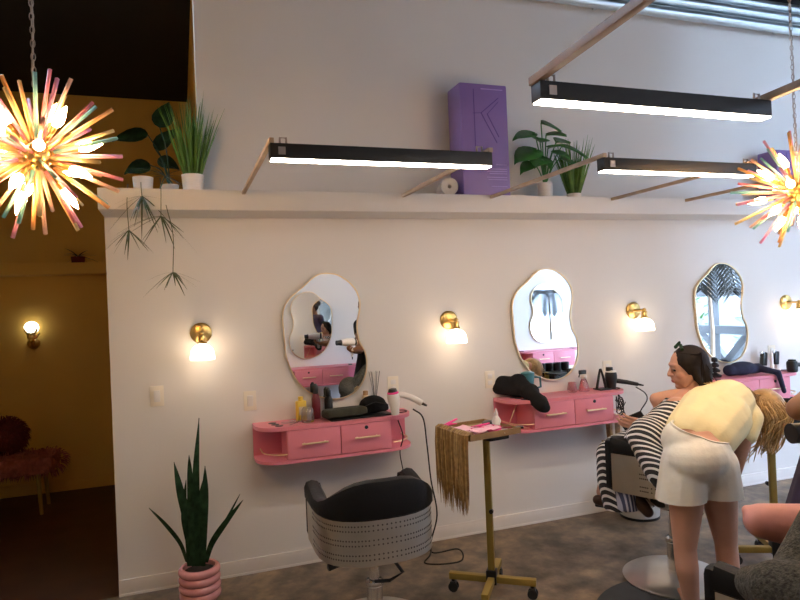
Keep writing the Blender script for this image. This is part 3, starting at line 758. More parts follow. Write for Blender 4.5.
b = B().box((-.008, 0, .135), (.055, .022, .03), bev=.006); b.tube([(-.03, 0, .125), (-.04, 0, .10)], .004, 6); b.build('trigger_head', 'blackpl', t)
t = thing('dryer_stand', 'black stand carrying the black hair dryer on the middle station', 'stand', (2.855, -.11, Z2))
B().box((0, 0, .004), (.10, .09, .008), bev=.002).build('foot', 'blackpl', t)
B().tube([(-.05, 0, .004), (-.03, 0, .09), (-.015, 0, .15)], [.010, .009, .007], 8).build('leg', 'blackpl', t)
B().tube([(.03, 0, .004), (.01, 0, .09), (-.01, 0, .15)], [.010, .009, .007], 8).build('leg', 'blackpl', t)
d2 = thing('hair_dryer', 'black hair dryer in its stand at the right end of the middle station', 'hair dryer', (2.925, -.12, Z2+.0))
B().lathe([(0, 0), (.030, 0), (.034, .03), (.042, .07), (.043, .10), (.036, .13), (0, .135)], seg=24).build('barrel', 'blackpl', d2)
B().lathe([(.037, .118), (.039, .125), (.036, .132), (.030, .136)], seg=24, cap=False).build('trim_ring', 'white', d2)
B().lathe([(.026, .132), (.024, .158), (0, .16)], (-.012, 0, 0), seg=20).build('rear_filter', 'blackpl', d2)
B().tube([(.02, -.01, .060), (.10, -.04, .045), (.175, -.07, .026)], [.018, .016, .013], 12).build('grip', 'blackpl', d2)
B().tube([(.17, -.068, .027), (.215, -.082, .016)], [.009, .005], 8).build('strain_relief', 'rubber', d2)
cord([at(636, 387, 4.20), at(645, 393, 4.24), at(647, 400, 4.28), at(641, 410, 4.3), at(638, 417, 4.33), at(634, 420, 4.36), at(622, 417, 4.42)], .004, '', parent=d2)
b = B()
for k in range(3):
    P = [at(619+random.uniform(-3, 7), 398+random.uniform(-2, 17), 4.45+random.uniform(-.04, .05)) for _ in range(9)]
    b.tube(spline([at(618, 393, 4.48)]+P, 5), .003, 6)
tag(b.build('cord_bundle', 'rubber', loc=at(618, 400, 4.45)), 'tangled dark cords stuffed in the right open end of the middle station', 'cord')
t = thing('magazine_holder', 'tan slatted holder hanging under the right end of the middle station', 'holder', (2.94, -.10, .524))
for i in range(5): B().box((-.05+i*.026, -.02+i*.006, .09), (.018, .05, .17), RY(.04*i-.06), bev=.002).build('slat', ('wicker', 'cream', 'woodin')[i % 3], t)
B().box((0, 0, .006), (.15, .08, .012)).build('tray', 'woodin', t)
t = thing('wire_frame_clip', 'gold wire stand in the left open end of the middle station', 'stand', (2.09, -.10, .7085+.008))
B().tube([(-.05, -.06, 0), (.02, -.08, .17)], .003, 6).build('wire', 'gold', t); B().tube([(-.06, -.06, .004), (.10, -.10, .006)], .003, 6).build('wire', 'gold', t)
# ================================================================= ITEMS ON STATION 3
Z3 = ZT+.012
b = B(); b.cap((4.02, -.13, Z3+.048), (4.32, -.13, Z3+.045), .045, .04); b.ball((4.15, -.13, Z3+.055), (.14, .06, .055)); b.cap((4.30, -.16, Z3+.045), (4.36, -.27, Z3+.02), .03, .022); b.cap((4.36, -.275, Z3+.02), (4.40, -.285, Z3-.13), .022, .018)
tag(remeshed(b, .009, 5).build('shoulder_bag', 'navycloth', loc=(4.15, -.13, Z3)), 'dark navy bag with strap hanging over the front of the right station', 'bag')
t = thing('tool_caddy', 'stacked dark tool caddy at the left end of the right station', 'caddy', (3.92, -.09, Z3))
for k in range(4): B().lathe([(0, .04*k), (.045-.008*k, .04*k), (.048-.008*k, .04*k+.015), (.02, .04*k+.03), (0, .04*k+.04)], seg=20).build('tier', 'blackpl', t)
for x, l in ((4.45, 'black hair clipper standing on the right station, left one'), (4.58, 'black hair clipper standing on the right station, right one')):
    t = thing('hair_clipper', l, 'clipper', (x, -.07, Z3), group='clippers on the right station')
    B().lathe([(0, 0), (.035, 0), (.035, .012), (.012, .02), (.010, .055)], seg=20).build('stand', 'white', t)
    B().box((0, 0, .105), (.045, .04, .11), RY(.1), bev=.010).build('body', 'blackpl', t); B().box((-.018, 0, .155), (.025, .03, .02), bev=.003).build('blade', 'chrome', t)
t = thing('hair_dryer', 'black hair dryer at the right end of the right station', 'hair dryer', (4.60, -.20, Z3))
B().lathe([(0, 0), (.036, 0), (.040, .01), (.042, .07), (.036, .085), (0, .088)], seg=24).build('barrel', 'blackpl', t)
B().lathe([(.030, .082), (.028, .098), (0, .1)], seg=20).build('rear_filter', 'rubber', t)
B().tube([(.03, 0, .055), (.12, -.01, .052), (.22, -.02, .045)], [.018, .016, .013], 12).build('grip', 'blackpl', t)
bottle(4.50, -.10, [(0, 0), (.014, 0), (.014, .16)], [(.008, .16), (.005, .20), (0, .201)], 'white', 'white', 'slim white spray tube between the two clippers')
# ================================================================= BACK ROOM
t = thing('hand_sconce', 'hand-shaped sconce holding a lit white shade in the back room', 'wall lamp', (-1.275, 2.6, 1.43))
B().lathe([(0, 0), (.05, 0), (.05, .012), (.03, .03), (0, .035)], (0, 0, -.06), axis=(0, -1, 0), seg=24).build('backplate', 'brass', t)
b = B(); b.cap((0, -.03, -.06), (0, -.08, -.03), .022, .024); b.ball((0, -.085, .005), (.036, .022, .036))
for i, (x, l) in enumerate(((-.032, .055), (-.012, .07), (.010, .072), (.030, .06))): b.cap((x*.8, -.085, .025), (x*1.5, -.10, .025+l*.6), .010, .009); b.cap((x*1.5, -.10, .025+l*.6), (x*1.6, -.085, .03+l), .009, .007)
b.cap((.03, -.085, -.01), (.065, -.10, .03), .011, .008)
remeshed(b, .004, 2).build('hand', 'brass', t)
B().ball((0, -.07, .085), (.062, .05, .058), 20).build('shade', 'hopal', t)
def fur(b, c, rad, n, L, mi=0):
    b.mi = mi; c = V(c)
    for i in range(n):
        z = random.uniform(-1, 1); a = random.uniform(0, 2*PI); r = math.sqrt(1-z*z); d = V((r*math.cos(a), r*math.sin(a), z))
        p = c+V((d.x*rad[0], d.y*rad[1], d.z*rad[2])); d = (d+V((random.uniform(-.5, .5), random.uniform(-.5, .5), -.35))).normalized()
        s = d.orthogonal().normalized(); b.strip([p, p+d*L*.6, p+d*L-V((0, 0, L*.3))], [.006, .004, .0006], [s]*3)
t = thing('fur_bench', 'dusty pink fluffy bench against the back room wall', 'bench', (-1.55, 2.05, 0))
b = B(); b.box((0, 0, .40), (1.05, .40, .15), bev=.06)
for k in range(7): fur(b, (-.45+.15*k, 0, .40), (.13, .22, .085), 240, .05)
b.build('seat', 'pinkfur', t)
for sx in (-1, 1):
    for sy in (-1, 1): B().cyl((sx*.42, sy*.15, 0), (sx*.40, sy*.13, .34), .014, .018, 10).build('leg', 'goldpaint', t)
b = B(); b.ball((-1.42, 2.12, .63), (.15, .12, .14)); fur(b, (-1.42, 2.12, .63), (.15, .12, .14), 700, .05)
tag(b.build('fur_cushion', 'redfur', loc=(-1.42, 2.12, .5)), 'round dark red fluffy cushion on the back room bench', 'cushion')
t = potg((-.86, 2.42, 2.0805), .06, .06, 'dim dried foliage in a pot on the back room ledge', 'dried_arrangement', 'redfur')
tuft(V((0, 0, .06)), 26, .15, down=-1.6, w=.008).build('foliage', 'snake', t)
# ================================================================= SALON CHAIRS
def u_path(hw=.285, yb=-.27, yf=.20, n=14):
    P = [V((-hw, yf, 0)), V((-hw, yf-.08, 0)), V((-hw, .04, 0))]
    for k in range(n+1):
        a = PI+PI*k/n; P.append(V((hw*math.copysign(abs(math.cos(a))**.8, math.cos(a)), .0+(-yb)*math.copysign(abs(math.sin(a))**.8, math.sin(a)), 0)))
    P += [V((hw, .04, 0)), V((hw, yf-.08, 0)), V((hw, yf, 0))]; return P
def make_chair(label, loc, rz, lift=0.):
    t = thing('salon_chair', label, 'chair', loc, rz, group='black salon chairs with perforated metal backs')
    P = u_path(); n = len(P); N = []
    for i in range(n):
        d = (P[min(i+1, n-1)]-P[max(i-1, 0)]).normalized(); N.append(V((d.y, -d.x, 0)))
    N = [x if x.dot(p-V((0, .1, 0))) > 0 else -x for x, p in zip(N, P)]
    z0, z1 = .345+lift, .562+lift
    b = B(); b.rings([[p+q*o+V((0, 0, z)) for o, z in ((.004, z0), (.004, z1), (-.004, z1), (-.004, z0))] for p, q in zip(P, N)])
    b.mi = 1
    for row in range(6):
        z = z0+(.030, .052, .096, .118, .162, .184)[row]
        L = 0
        for i in range(2, n-3):
            for s in (.0, .25, .5, .75):
                p = P[i].lerp(P[i+1], s); q = N[i].lerp(N[i+1], s).normalized()
                if True: b.lathe([(0, 0), (.0042, 0), (.0042, .0012), (0, .0013)], p+q*.0038+V((0, 0, z)), seg=8, axis=q)
    b.build('metal_shell', ('brushed', 'dot'), t)
    def top(i):
        s = abs(i/(n-1)-.5)*2; q_ = max(0, min(1, (s-.08)/.62)); e_ = max(0, (s-.72)/.28); return .615+lift+.118*(.5+.5*math.cos(PI*q_))+.030*e_*e_*(3-2*e_)
    b = B(); rs = []
    for i, (p, q) in enumerate(zip(P, N)):
        zt = top(i); rs.append([p+q*o+V((0, 0, z)) for o, z in ((.004, z1-.01), (.014, z1), (.016, zt-.035), (.004, zt-.008), (-.025, zt), (-.055, zt-.01), (-.078, zt-.05), (-.09, .44+lift), (-.05, .42+lift), (-.006, .44+lift))])
    b.rings(rs)
    b.build('back_cushion', 'blackvin', t)
    for sx in (-1, 1):
        zt = top(0); x = sx*.25
        b = B().box((x, .215, (z0+zt)/2-.005), (.085, .055, zt-z0-.03), bev=.026); b.build('arm_pad', 'blackvin', t)
    B().box((0, .03, .455+lift), (.43, .46, .10), bev=.035).build('seat', 'blackvin', t)
    B().box((0, 0, .385+lift), (.40, .40, .05), bev=.01).build('seat_pan', 'blackmet', t)
    B().box((0, .0, .35+lift), (.20, .22, .03), bev=.004).build('mounting_plate', 'blackmet', t)
    B().tube([(-.05, -.05, .325+lift), (-.25, -.12, .312+lift)], [.012, .017], 8).build('pump_lever', 'blackpl', t)
    B().tube([(.03, -.02, .36+lift), (.12, -.10, .22+lift), (.04, -.14, .21+lift), (-.03, -.12, .21+lift)], .009, 8).build('pump_pedal', 'blackpl', t)
    b = B().cyl((0, 0, .05), (0, 0, .22), .040); b.cyl((0, 0, .2), (0, 0, .34+lift), .026); b.lathe([(.045, .2), (.048, .21), (.045, .225)], cap=False)
    b.build('hydraulic_column', 'chrome', t)
    B().lathe([(0, .0), (.275, 0), (.28, .008), (.26, .02), (.16, .036), (.05, .05), (0, .052)], seg=48).build('base_disc', 'brushed', t)
    B().tube([(.04, .04, .33+lift), (.12, .20, .22+lift*.9), (.15, .38, .13+lift*1.4), (-.15, .38, .13+lift*1.4), (-.12, .20, .22+lift*.9), (-.04, .04, .33+lift)], .011, 8).build('footrest', 'blackmet', t)
    return t
make_chair('empty black salon chair with perforated steel back facing the leftmost station', (.862, -.90, 0), -.02, .06)
ch2 = make_chair('black salon chair carrying the woman in the striped cape', (2.54, -1.11, 0), .42, .165)
tag(B().lathe([(0, 0), (.47, 0), (.47, .009), (.46, .012), (0, .012)], seg=56).build('floor_mat', 'mat', loc=(0, 0, 0)), 'round dark rubber mat on the floor in front of the seated woman\'s chair', 'mat').location = (2.30, -1.50, 0)
ch2.location.z = .012
make_chair('black salon chair at the lower right corner carrying the tweed-wrapped client', (1.95, -2.42, 0), .30, .06)
# ================================================================= TROLLEYS
def make_trolley(label, loc, rz, tray, paint='goldpaint'):
    t = thing('salon_trolley', label, 'trolley', loc, rz, group='gold pedestal trolleys on castors')
    L = .235
    for k in range(4):
        d = V((math.cos(k*PI/2), math.sin(k*PI/2), 0)); q = RZ(k*PI/2)
        B().box(d*L*.5+V((0, 0, .088)), (L, .036, .034), q, bev=.003).build('leg', paint, t)
        c = d*(L-.02)
        cs = B().cyl(c+V((0, 0, .072)), c+V((0, 0, .056)), .010, seg=10); cs.box(c+V((0, 0, .050)), (.030, .034, .014), q); cs = cs.build('castor', 'blackpl', t)
        s_ = V((-d.y, d.x, 0)); b = B()
        for sg in (-1, 1): b.lathe([(0, 0), (.025, 0), (.027, .003), (.027, .010), (.025, .012), (0, .012)], c+V((0, 0, .027))+s_*(sg*.014-.006), seg=20, axis=s_)
        b.build('wheel', 'rubber', cs)
    B().box((0, 0, .100), (.055, .055, .075), bev=.004).build('collar', 'blackpl', t)
    B().box((0, 0, .508), (.036, .032, .78), bev=.006).build('pole', paint, t)
    B().cyl((.016, -.02, .46), (.016, -.036, .46), .012, seg=14).build('height_knob', 'blackpl', t)
    if tray: tray(t)
    return t
def tray1(t):
    c = V((1.462, -.905, .902)); q = RZ(.17)
    b = B(); b.box(c, (.32, .32, .012), q)
    tr = b.build('tray', 'woodin', t, world=True)
    b = B()
    for s in (-1, 1):
        b.box(c+q.to_3x3() @ V((s*.156, 0, .010)), (.010, .322, .030), q); b.box(c+q.to_3x3() @ V((0, s*.156, .010)), (.322, .010, .030), q)
    b.build('tray_rim', 'woodin', tr, world=False) if False else b.build('tray_rim', 'woodin', t, world=True)
    B().box(c+q.to_3x3() @ V((.10, .02, -.03)), (.13, .16, .045), q, bev=.008).build('side_bin', 'blackpl', t, world=True)
tr1 = make_trolley('gold pedestal trolley with a wooden tray and hair extensions, in the middle of the floor', (1.537, -.853, 0), -.64, tray1)
def tray2(t):
    c = V((3.33, -1.25, .885))
    B().box(c, (.34, .30, .014), RZ(-.3)).build('tray', 'blackpl', t, world=True)
    for i in range(4):
        p = c+V((-.13+.085*i, -.05+.004*i, .008)); B().lathe([(0, 0), (.036, 0), (.040, .075), (.036, .075), (.034, .006), (0, .006)], p, seg=20, cap=False).build('bin', 'blackpl', t, world=True)
    B().box(c+V((0, 0, -.06)), (.24, .16, .10), RZ(-.3), bev=.008).build('drawer_bin', 'blackpl', t, world=True)
make_trolley('gold pedestal trolley with black bins behind the stylist\'s hanging hair', (3.19, -1.19, 0), 2.68, tray2)
# hair extensions hanging over the tray edge
random.seed(3)
b = B(); A0 = V((1.292, -.775, .928)); A1 = V((1.330, -1.085, .928)); out = V((-1, -.12, 0)).normalized()
for i in range(150):
    s = random.random(); p = A0.lerp(A1, s)+out*random.uniform(-.006, .012); ln_ = random.uniform(.30, .44)*(1-.15*abs(s-.5)); e = random.gauss(0, .007)
    b.mi = 0 if random.random() < .65 else 1
    dx = (A1-A0).normalized()
    b.tube([p-out*.028+V((0, 0, .001)), p-out*.012+V((0, 0, .006)), p+out*.006+V((0, 0, -.004)), p+out*.010+V((0, 0, -.08))+dx*e*.5, p+out*.010-V((0, 0, ln_*.7))+dx*(e+.012*(.5-s)), p+out*.010-V((0, 0, ln_))+dx*(e*1.8+.03*(.5-s))], [.003, .0042, .0045, .0045, .004, .0008], 5)
tag(b.build('hair_extension', ('exthair', 'exthair2'), loc=A0), 'long brown to blond hair extension hanging off the gold trolley tray', 'hair extension')
q = RZ(.17).to_3x3(); TC = V((1.462, -.905, .9085))
def ont(x, y, z=0.): return TC+q @ V((x, y, z))
def foil(p, w, d, rz, lab):
    b = B(); n = 8
    vs = [[b.bm.verts.new((w*(i/n-.5), d*(j/n-.5), .012+random.uniform(-.005, .006))) for j in range(n+1)] for i in range(n+1)]
    for i in range(n):
        for j in range(n): f = b.bm.faces.new((vs[i][j], vs[i+1][j], vs[i+1][j+1], vs[i][j+1])); f.smooth = True
    o = b.build('foil_sheet', 'foil', solid=.001); o.location = p; o.rotation_euler = (0, 0, rz); tag(o, lab, 'foil', 'pink foils on the gold trolley')
foil(ont(-.085, -.02), .15, .26, .1, 'large crumpled pale pink foil at the left of the trolley tray')
foil(ont(-.03, -.10, .014), .18, .10, .3, 'smaller pale pink foil near the front corner of the trolley tray')
for x, y, a, l in ((-.09, .12, .4, 'hot pink clip at the back left of the trolley tray'), (-.02, -.055, -.4, 'hot pink clip in the middle of the trolley tray')):
    t = thing('sectioning_clip', l, 'clip', ont(x, y, .016), a, 'hot pink clips on the gold trolley')
    B().tube([(-.05, 0, .004), (.0, 0, .010), (.05, 0, .004)], [.004, .012, .004], 8, flat=.5).build('lower_jaw', 'hotpink', t)
    B().tube([(-.05, 0, .014), (0, 0, .020), (.05, 0, .030)], [.004, .012, .010], 8, flat=.4).build('upper_jaw', 'hotpink', t)
t = thing('hair_brush', 'dark paddle hair brush across the trolley tray', 'brush', ont(.08, .03, .0), .9)
B().ball((.04, 0, .016), (.055, .030, .012)).build('head', 'blackpl', t); B().tube([(-.01, 0, .016), (-.12, 0, .014)], [.009, .011], 10).build('handle', 'blackpl', t)
t = thing('tint_brush', 'dark red tint brush lying at the right of the trolley tray', 'brush', ont(.12, -.075, .0), -.4)
B().tube([(-.08, 0, .008), (.05, 0, .008)], [.004, .007], 8).build('handle', 'red', t); B().box((.075, 0, .008), (.05, .035, .010), bev=.002).build('bristles', 'blackpl', t)
t = thing('applicator_bottle', 'white applicator bottle standing at the back of the trolley tray', 'bottle', ont(.142, .02, .0))
B().lathe([(0, 0), (.024, 0), (.025, .008), (.025, .035), (.012, .055), (.010, .06)], seg=24).build('body', 'white', t); B().lathe([(.011, .058), (.012, .066), (.004, .095), (0, .096)], seg=16).build('nozzle', 'white', t)
t = thing('tint_box', 'small hot pink tray of clips in the middle of the trolley tray', 'tray', ont(.03, -.06, .0), .3)
B().box((0, 0, .003), (.11, .075, .006)).build('base', 'hotpink', t)
b = B()
for sx in (-1, 1): b.box((sx*.054, 0, .012), (.003, .075, .024)); b.box((0, sx*.036, .012), (.111, .003, .024))
b.build('rim', 'hotpink', t)
t = tag(B().box((0, 0, 0), (.10, .07, .003), bev=.001).build('paper_slip', 'white'), 'white paper slip at the right front of the trolley tray', 'paper'); t.location = ont(.085, -.11, .0025); t.rotation_euler = (0, 0, .6)
# small bin behind the seated woman
t = thing('waste_bin', 'small pale round bin against the wall behind the chair of the seated woman', 'bin', (3.06, -.20, 0))
B().lathe([(0, 0), (.13, 0), (.135, .01), (.15, .26), (.145, .265), (.128, .012), (0, .012)], seg=36, cap=False).build('body', 'bin', t)
B().lathe([(.133, 0), (.137, .0), (.138, .018), (.134, .018)], seg=36, cap=False).build('foot_ring', 'blackpl', t)
# ================================================================= PEOPLE
def hand(w, d, n, s=1., curl=.5, side=1, spread=.10):
    """w wrist, d towards the fingers, n out of the palm, side = thumb side"""
    w = V(w); d = V(d).normalized(); n = (V(n)-d*V(n).dot(d)).normalized(); x = d.cross(n)*side; b = B()
    LEN = ((.034, .024, .018), (.040, .027, .019), (.037, .025, .019), (.028, .019, .016))
    for i in range(4):
        o = (1.5-i)*.019*s; k = w+d*(.082-.006*abs(i-1.2))*s+x*o
        b.cap(w+x*o*.65+d*.008*s, k, .0125*s, .0105*s, 10)
        p = k; a = 0
        dd = (d+x*spread*(1.5-i)*.5).normalized()
        for j, L in enumerate(LEN[i]):
            a += curl*(.8, 1.1, .8)[j]; e = (dd*math.cos(a)+n*math.sin(a)).normalized(); r = (.0092, .0083, .0075)[j]*s
            b.cap(p, p+e*L*s, r, r*.92, 8); p = p+e*L*s
    t0 = w+d*.022*s+x*.026*s; t1 = t0+(d*.6+x*.75+n*.25).normalized()*.038*s; t2 = t1+(d*.85+x*.25+n*.4).normalized()*.028*s
    b.cap(w+d*.012*s+x*.012*s, t0, .014*s, .013*s, 8); b.cap(t0, t1, .0125*s, .0105*s, 8); b.cap(t1, t2, .0098*s, .0085*s, 8)
    b.cap(w-d*.03*s, w+d*.02*s, .021*s, .022*s, 10)
    return remeshed(b, .0034, 2)
def head(C, F, U, k=1.):
    C = V(C); F = V(F).normalized(); U = (V(U)-F*V(U).dot(F)).normalized(); S = F.cross(U)
    q = Matrix((F, S, U)).transposed().to_4x4(); P = lambda f, s, u: C+F*f*k+S*s*k+U*u*k
    b = B()
    def e(f, s, u, r): b.ball(P(f, s, u), tuple(x*k for x in r), 18, q)
    e(-.005, 0, .025, (.098, .075, .095)); e(.035, 0, -.045, (.056, .054, .066)); e(.066, 0, -.092, (.022, .024, .018)); e(.068, 0, .012, (.026, .056, .04))
    e(.078, 0, .034, (.020, .050, .014)); b.cap(P(.090, 0, .018), P(.109, 0, -.017), .010*k, .0125*k, 10); e(.102, .011, -.022, (.010, .007, .007)); e(.102, -.011, -.022, (.010, .007, .007))
    e(.084, 0, -.036, (.018, .024, .018)); e(.088, 0, -.050, (.012, .023, .006)); e(.086, 0, -.062, (.012, .020, .007))
    for s in (-1, 1): e(.062, s*.034, -.02, (.026, .022, .026)); e(-.005, s*.076, -.005, (.020, .008, .030)); b.cap(P(.0, s*.05, -.03), P(.045, s*.03, -.085), .024*k, .018*k, 10)
    hb = remeshed(b, .0048*k, 3)
    ey = B(); lp = B()
    for s in (-1, 1): ey.ball(P(.083, s*.030, .006), (.010*k, .013*k, .008*k), 12, q)
    lp.ball(P(.0965, 0, -.0525), (.006*k, .019*k, .0042*k), 12, q); lp.ball(P(.0945, 0, -.0605), (.006*k, .017*k, .0048*k), 12, q)
    return hb, ey, lp, P
R_, F_, U_ = _r.copy(), V((_f.x, _f.y, 0)).normalized(), V((0, 0, 1))
def cp(b, *pts):
    for (p0, r0), (p1, r1) in zip(pts, pts[1:]): b.cap(p0, p1, r0, r1)
# ---- stylist bending over, seen from behind
st = thing('person', 'stylist in pale yellow cropped top and cream shorts bending over, seen from behind', 'person', (2.33, -1.40, 0))
D = 3.14
b = B()
Lh, Rh = at(684, 464, D), at(713, 470, D)
cp(b, (Lh, .10), (at(686, 502, D-.0), .084), (at(685, 548, D+.01), .055), (at(687, 568, D+.0), .056), (at(692, 604, D+.03), .037))
cp(b, (Rh, .10), (at(720, 502, D+.05), .084), (at(726, 543, D+.07), .055), (at(728, 562, D+.06), .055), (at(733, 594, D+.09), .037))
for px, py, dz in ((692, 604, .03), (733, 594, .09)):
    a = at(px, py, D+dz); f0 = V((a.x, a.y, .03)); b.cap(a, f0, .036, .034); b.cap(f0-F_*.03, f0+F_*.14+V((0, 0, -.008)), .030, .024)
b.ball(at(698, 456, D), (.165, .13, .12)); b.ball(at(700, 440, D+.06), (.145, .115, .10))
b.cap(at(702, 434, D+.10), at(716, 414, D+.24), .125, .140); b.cap(at(716, 414, D+.24), at(728, 404, D+.34), .140, .13)
b.cap(at(700, 396, D+.40), at(748, 412, D+.32), .060, .060)
b.cap(at(730, 402, D+.38), at(752, 402, D+.42), .055, .05)
# left arm out to the side, right arm down to the thigh
cp(b, (at(694, 397, D+.38), .052), (at(672, 397, D+.40), .044), (at(656, 399, D+.42), .036), (at(663, 411, D+.46), .038), (at(672, 424, D+.52), .026))
cp(b, (at(751, 418, D+.28), .052), (at(744, 438, D+.24), .044), (at(738, 460, D+.27), .038), (at(733, 480, D+.36), .033), (at(716, 494, D+.44), .025))
body = remeshed(b, .009, 5)
hl = hand(at(672, 424, D+.52), at(682, 436, D+.60)-at(672, 424, D+.52), F_, 1., .4, 1)
hr = hand(at(716, 494, D+.44), at(703, 500, D+.46)-at(716, 494, D+.44), -F_+U_*-.3, 1., .35, 1)
HC = at(764, 409, D+.40); hd, ey, lp, P = head(HC, (F_*.55+R_*.35-U_*.75), (R_*.55+U_*.5+F_*.5), .98)
o = joinb(body, hl, hr, hd).build('body', 'skin', st, world=True)
ey.build('eyes', 'eye', st, world=True)
# cropped top
b = B()
b.cap(at(693, 432, D+.10), at(708, 412, D+.24), .135, .145); b.cap(at(709, 437, D+.08), at(722, 418, D+.22), .130, .145); b.cap(at(712, 414, D+.24), at(728, 404, D+.34), .155, .138)
b.cap(at(697, 399, D+.38), at(747, 414, D+.30), .073, .072); b.cap(at(694, 398, D+.38), at(681, 399, D+.395), .066, .058); b.cap(at(750, 418, D+.28), at(746, 434, D+.25), .068, .060)
b.cap(at(730, 403, D+.36), at(742, 402, D+.40), .075, .066)
n0 = (at(697, 432, D+.1)-at(708, 412, D+.24)).normalized()
wc = at(694, 430, D-.02); wn = (at(694, 438, D)-at(699, 424, D+.10)).normalized()
sh = remeshed(b, .009, 5, cuts=[(at(688, 399, D+.39)-R_*.015, -R_+U_*.0) if False else (at(697, 454, D+.02), wn)])
sh.build('cropped_top', 'shirt', st, world=True)
# shorts
b = B()
b.ball(at(697, 458, D), (.178, .142, .13)); b.cap(at(683, 440, D+.03), at(709, 449, D+.03), .105, .105)
b.cap(at(684, 462, D), at(680, 508, D+.0), .110, .124); b.cap(at(714, 466, D+.02), at(721, 510, D+.05), .118, .116)
b.ball(at(687, 466, D-.03), (.092, .082, .105)); b.ball(at(712, 471, D-.02), (.088, .082, .10))
TN = (at(697, 420, D)-at(697, 433, D)).normalized()+R_*.28-F_*.25
shb = remeshed(b, .009, 4, cuts=[(at(697, 498, D), -U_), (at(697, 432, D-.0), TN)])
TN.normalize(); loop = [v.co.copy() for v in shb.bm.verts if v.is_boundary and (v.co-at(697, 432, D)).dot(TN) > -.012]
so = shb.build('shorts', 'shorts', st, world=True)
cc = sum(loop, V())/len(loop); e1 = TN.orthogonal().normalized(); e2 = TN.cross(e1)
loop.sort(key=lambda p: math.atan2((p-cc).dot(e2), (p-cc).dot(e1))); loop = loop[::3]+[loop[0]]
b = B(); b.rings([[p+(p-cc).normalized()*o+TN*h for o, h in ((-.006, .004), (.005, .004), (.007, -.028), (-.006, -.028))] for p in loop], cap=False)
b.build('waistband', 'shorts', so, world=True)
# hair
random.seed(5)
b = B()
b.ball(HC+R_*.005+U_*.01, (.108, .105, .105))
hb = remeshed(b, .008, 2); hb.mi = 0
for i in range(230):
    a = random.uniform(0, 2*PI); r0 = HC+R_*random.uniform(-.06, .08)+F_*random.uniform(-.09, .05)+U_*random.uniform(.02, .10)
    r0 = HC+(r0-HC).normalized()*.108
    tx = 764+random.gauss(5, 6); ty = random.uniform(428, 455); e = at(min(781, tx), ty, D+.34+random.uniform(-.06, .10))
    m1_ = HC+(r0-HC).normalized()*.10+V((e-HC)).normalized()*.09+R_*.03
    hb.mi = 0 if random.random() < .6 else 1
    hb.tube(spline([r0, m1_, m1_*.35+e*.65+R_*random.uniform(-.02, .03), e], 4), [.0030+0*i]*12+[.001], 5)
for i in range(70):
    r0 = HC-R_*random.uniform(.03, .09)+U_*random.uniform(.03, .09)-F_*random.uniform(0, .05); s = random.random()
    e = at(706+34*s+random.uniform(-6, 6), 383+12*s+random.uniform(-3, 5), D+.32-.04*s); mid = at(742+random.uniform(-4, 6), 391+random.uniform(-4, 5), D+.30)
    hb.mi = 0 if random.random() < .5 else 1
    hb.tube(spline([r0, mid, e], 5), [.0032]*10+[.001], 5)
for i in range(12):
    e = at(748+random.uniform(-6, 16), 448+random.uniform(-4, 22), D+.34); hb.mi = 1
    hb.tube(spline([at(760+random.uniform(-6, 8), 424, D+.36), at(756+random.uniform(-8, 10), 438, D+.35), e], 5), [.0028]*10+[.0008], 5)
hb.build('hair', ('blond', 'blond2'), st, world=True)
# ---- seated woman in profile
D = 3.54
wo = thing('person', 'dark-haired woman in profile seated under a black and white striped cape', 'person', (2.40, -1.02, .012))
HF = (-R_*.97+F_*.05-U_*.14); HC2 = at(688, 368, D)
hd, ey, lp, P = head(HC2, HF, U_, 1.)
b = B()
b.cap(HC2-U_*.06+R_*.02, at(690, 400, D), .052, .055)
b.cap(at(676, 410, D-.10), at(697, 406, D+.12), .07, .07)
b.cap(at(684, 412, D), at(664, 466, D), .135, .15); b.ball(at(658, 468, D), (.17, .17, .13))
Kl, Kr = at(614, 452, D+.05), at(618, 450, D+.22)
cp(b, (at(656, 472, D-.06), .09), (Kl, .062), (at(622, 495, D+.0), .045)); cp(b, (at(658, 470, D+.10), .09), (Kr, .062), (at(604, 492, D+.16), .045))
cp(b, (at(673, 410, D-.08), .05), (at(655, 436, D-.14), .042), (at(642, 423, D-.02), .028)); cp(b, (at(695, 408, D+.14), .05), (at(668, 438, D+.2), .042), (at(645, 424, D+.12), .028))
bd = remeshed(b, .010, 4)
h1 = hand(at(643, 424, D-.02), -R_+U_*.15, F_+U_*.3, .95, .55, 1); h2 = hand(at(645, 425, D+.12), -R_+U_*.1, -F_+U_*.4, .95, .5, -1)
joinb(bd, hd, h1, h2).build('body', 'skin2', wo, world=True); ey.build('eyes', 'eye', wo, world=True); lp.build('lips', 'lip', wo, world=True)
S2 = HF.normalized().cross(U_); q2 = Matrix((HF.normalized(), S2, HF.normalized().cross(-S2))).transposed().to_4x4()
b = B(); b.ball(P(-.018, 0, .030), (.103, .090, .100), 20, q2); b.cap(P(-.055, 0, -.02), P(-.058, 0, -.095), .075, .058)
for s in (-1, 1): b.cap(P(-.01, s*.062, .0), P(-.02, s*.064, -.075), .032, .022)
Fh = HF.normalized()
hb = remeshed(b, .006, 3, cuts=[(P(.074, 0, .050), Fh*.8-U_*.55)])
b2 = B()
for i in range(70):
    s = random.uniform(-1, 1); z = random.uniform(-.02, .10); st_ = P(.06-.02*abs(s), s*.05, .095); md = P(-.05, s*.092, .07); en = P(-.06+random.uniform(-.06, .04), s*.075, -.10+random.uniform(-.03, .02))
    hb.tube(spline([st_, md*.6+P(.0, s*.08, .10)*.4, md, en], 4), .003, 4)
hb.build('hair', 'darkhair', wo, world=True)
b = B(); b.tube([P(.03, -.05, .115), P(.015, 0, .135), P(.0, .05, .12)], .008, 8); b.cap(P(.045, .0, .128), P(.02, 0, .150), .010, .007); b.build('hair_clip', 'snake', wo, world=True)
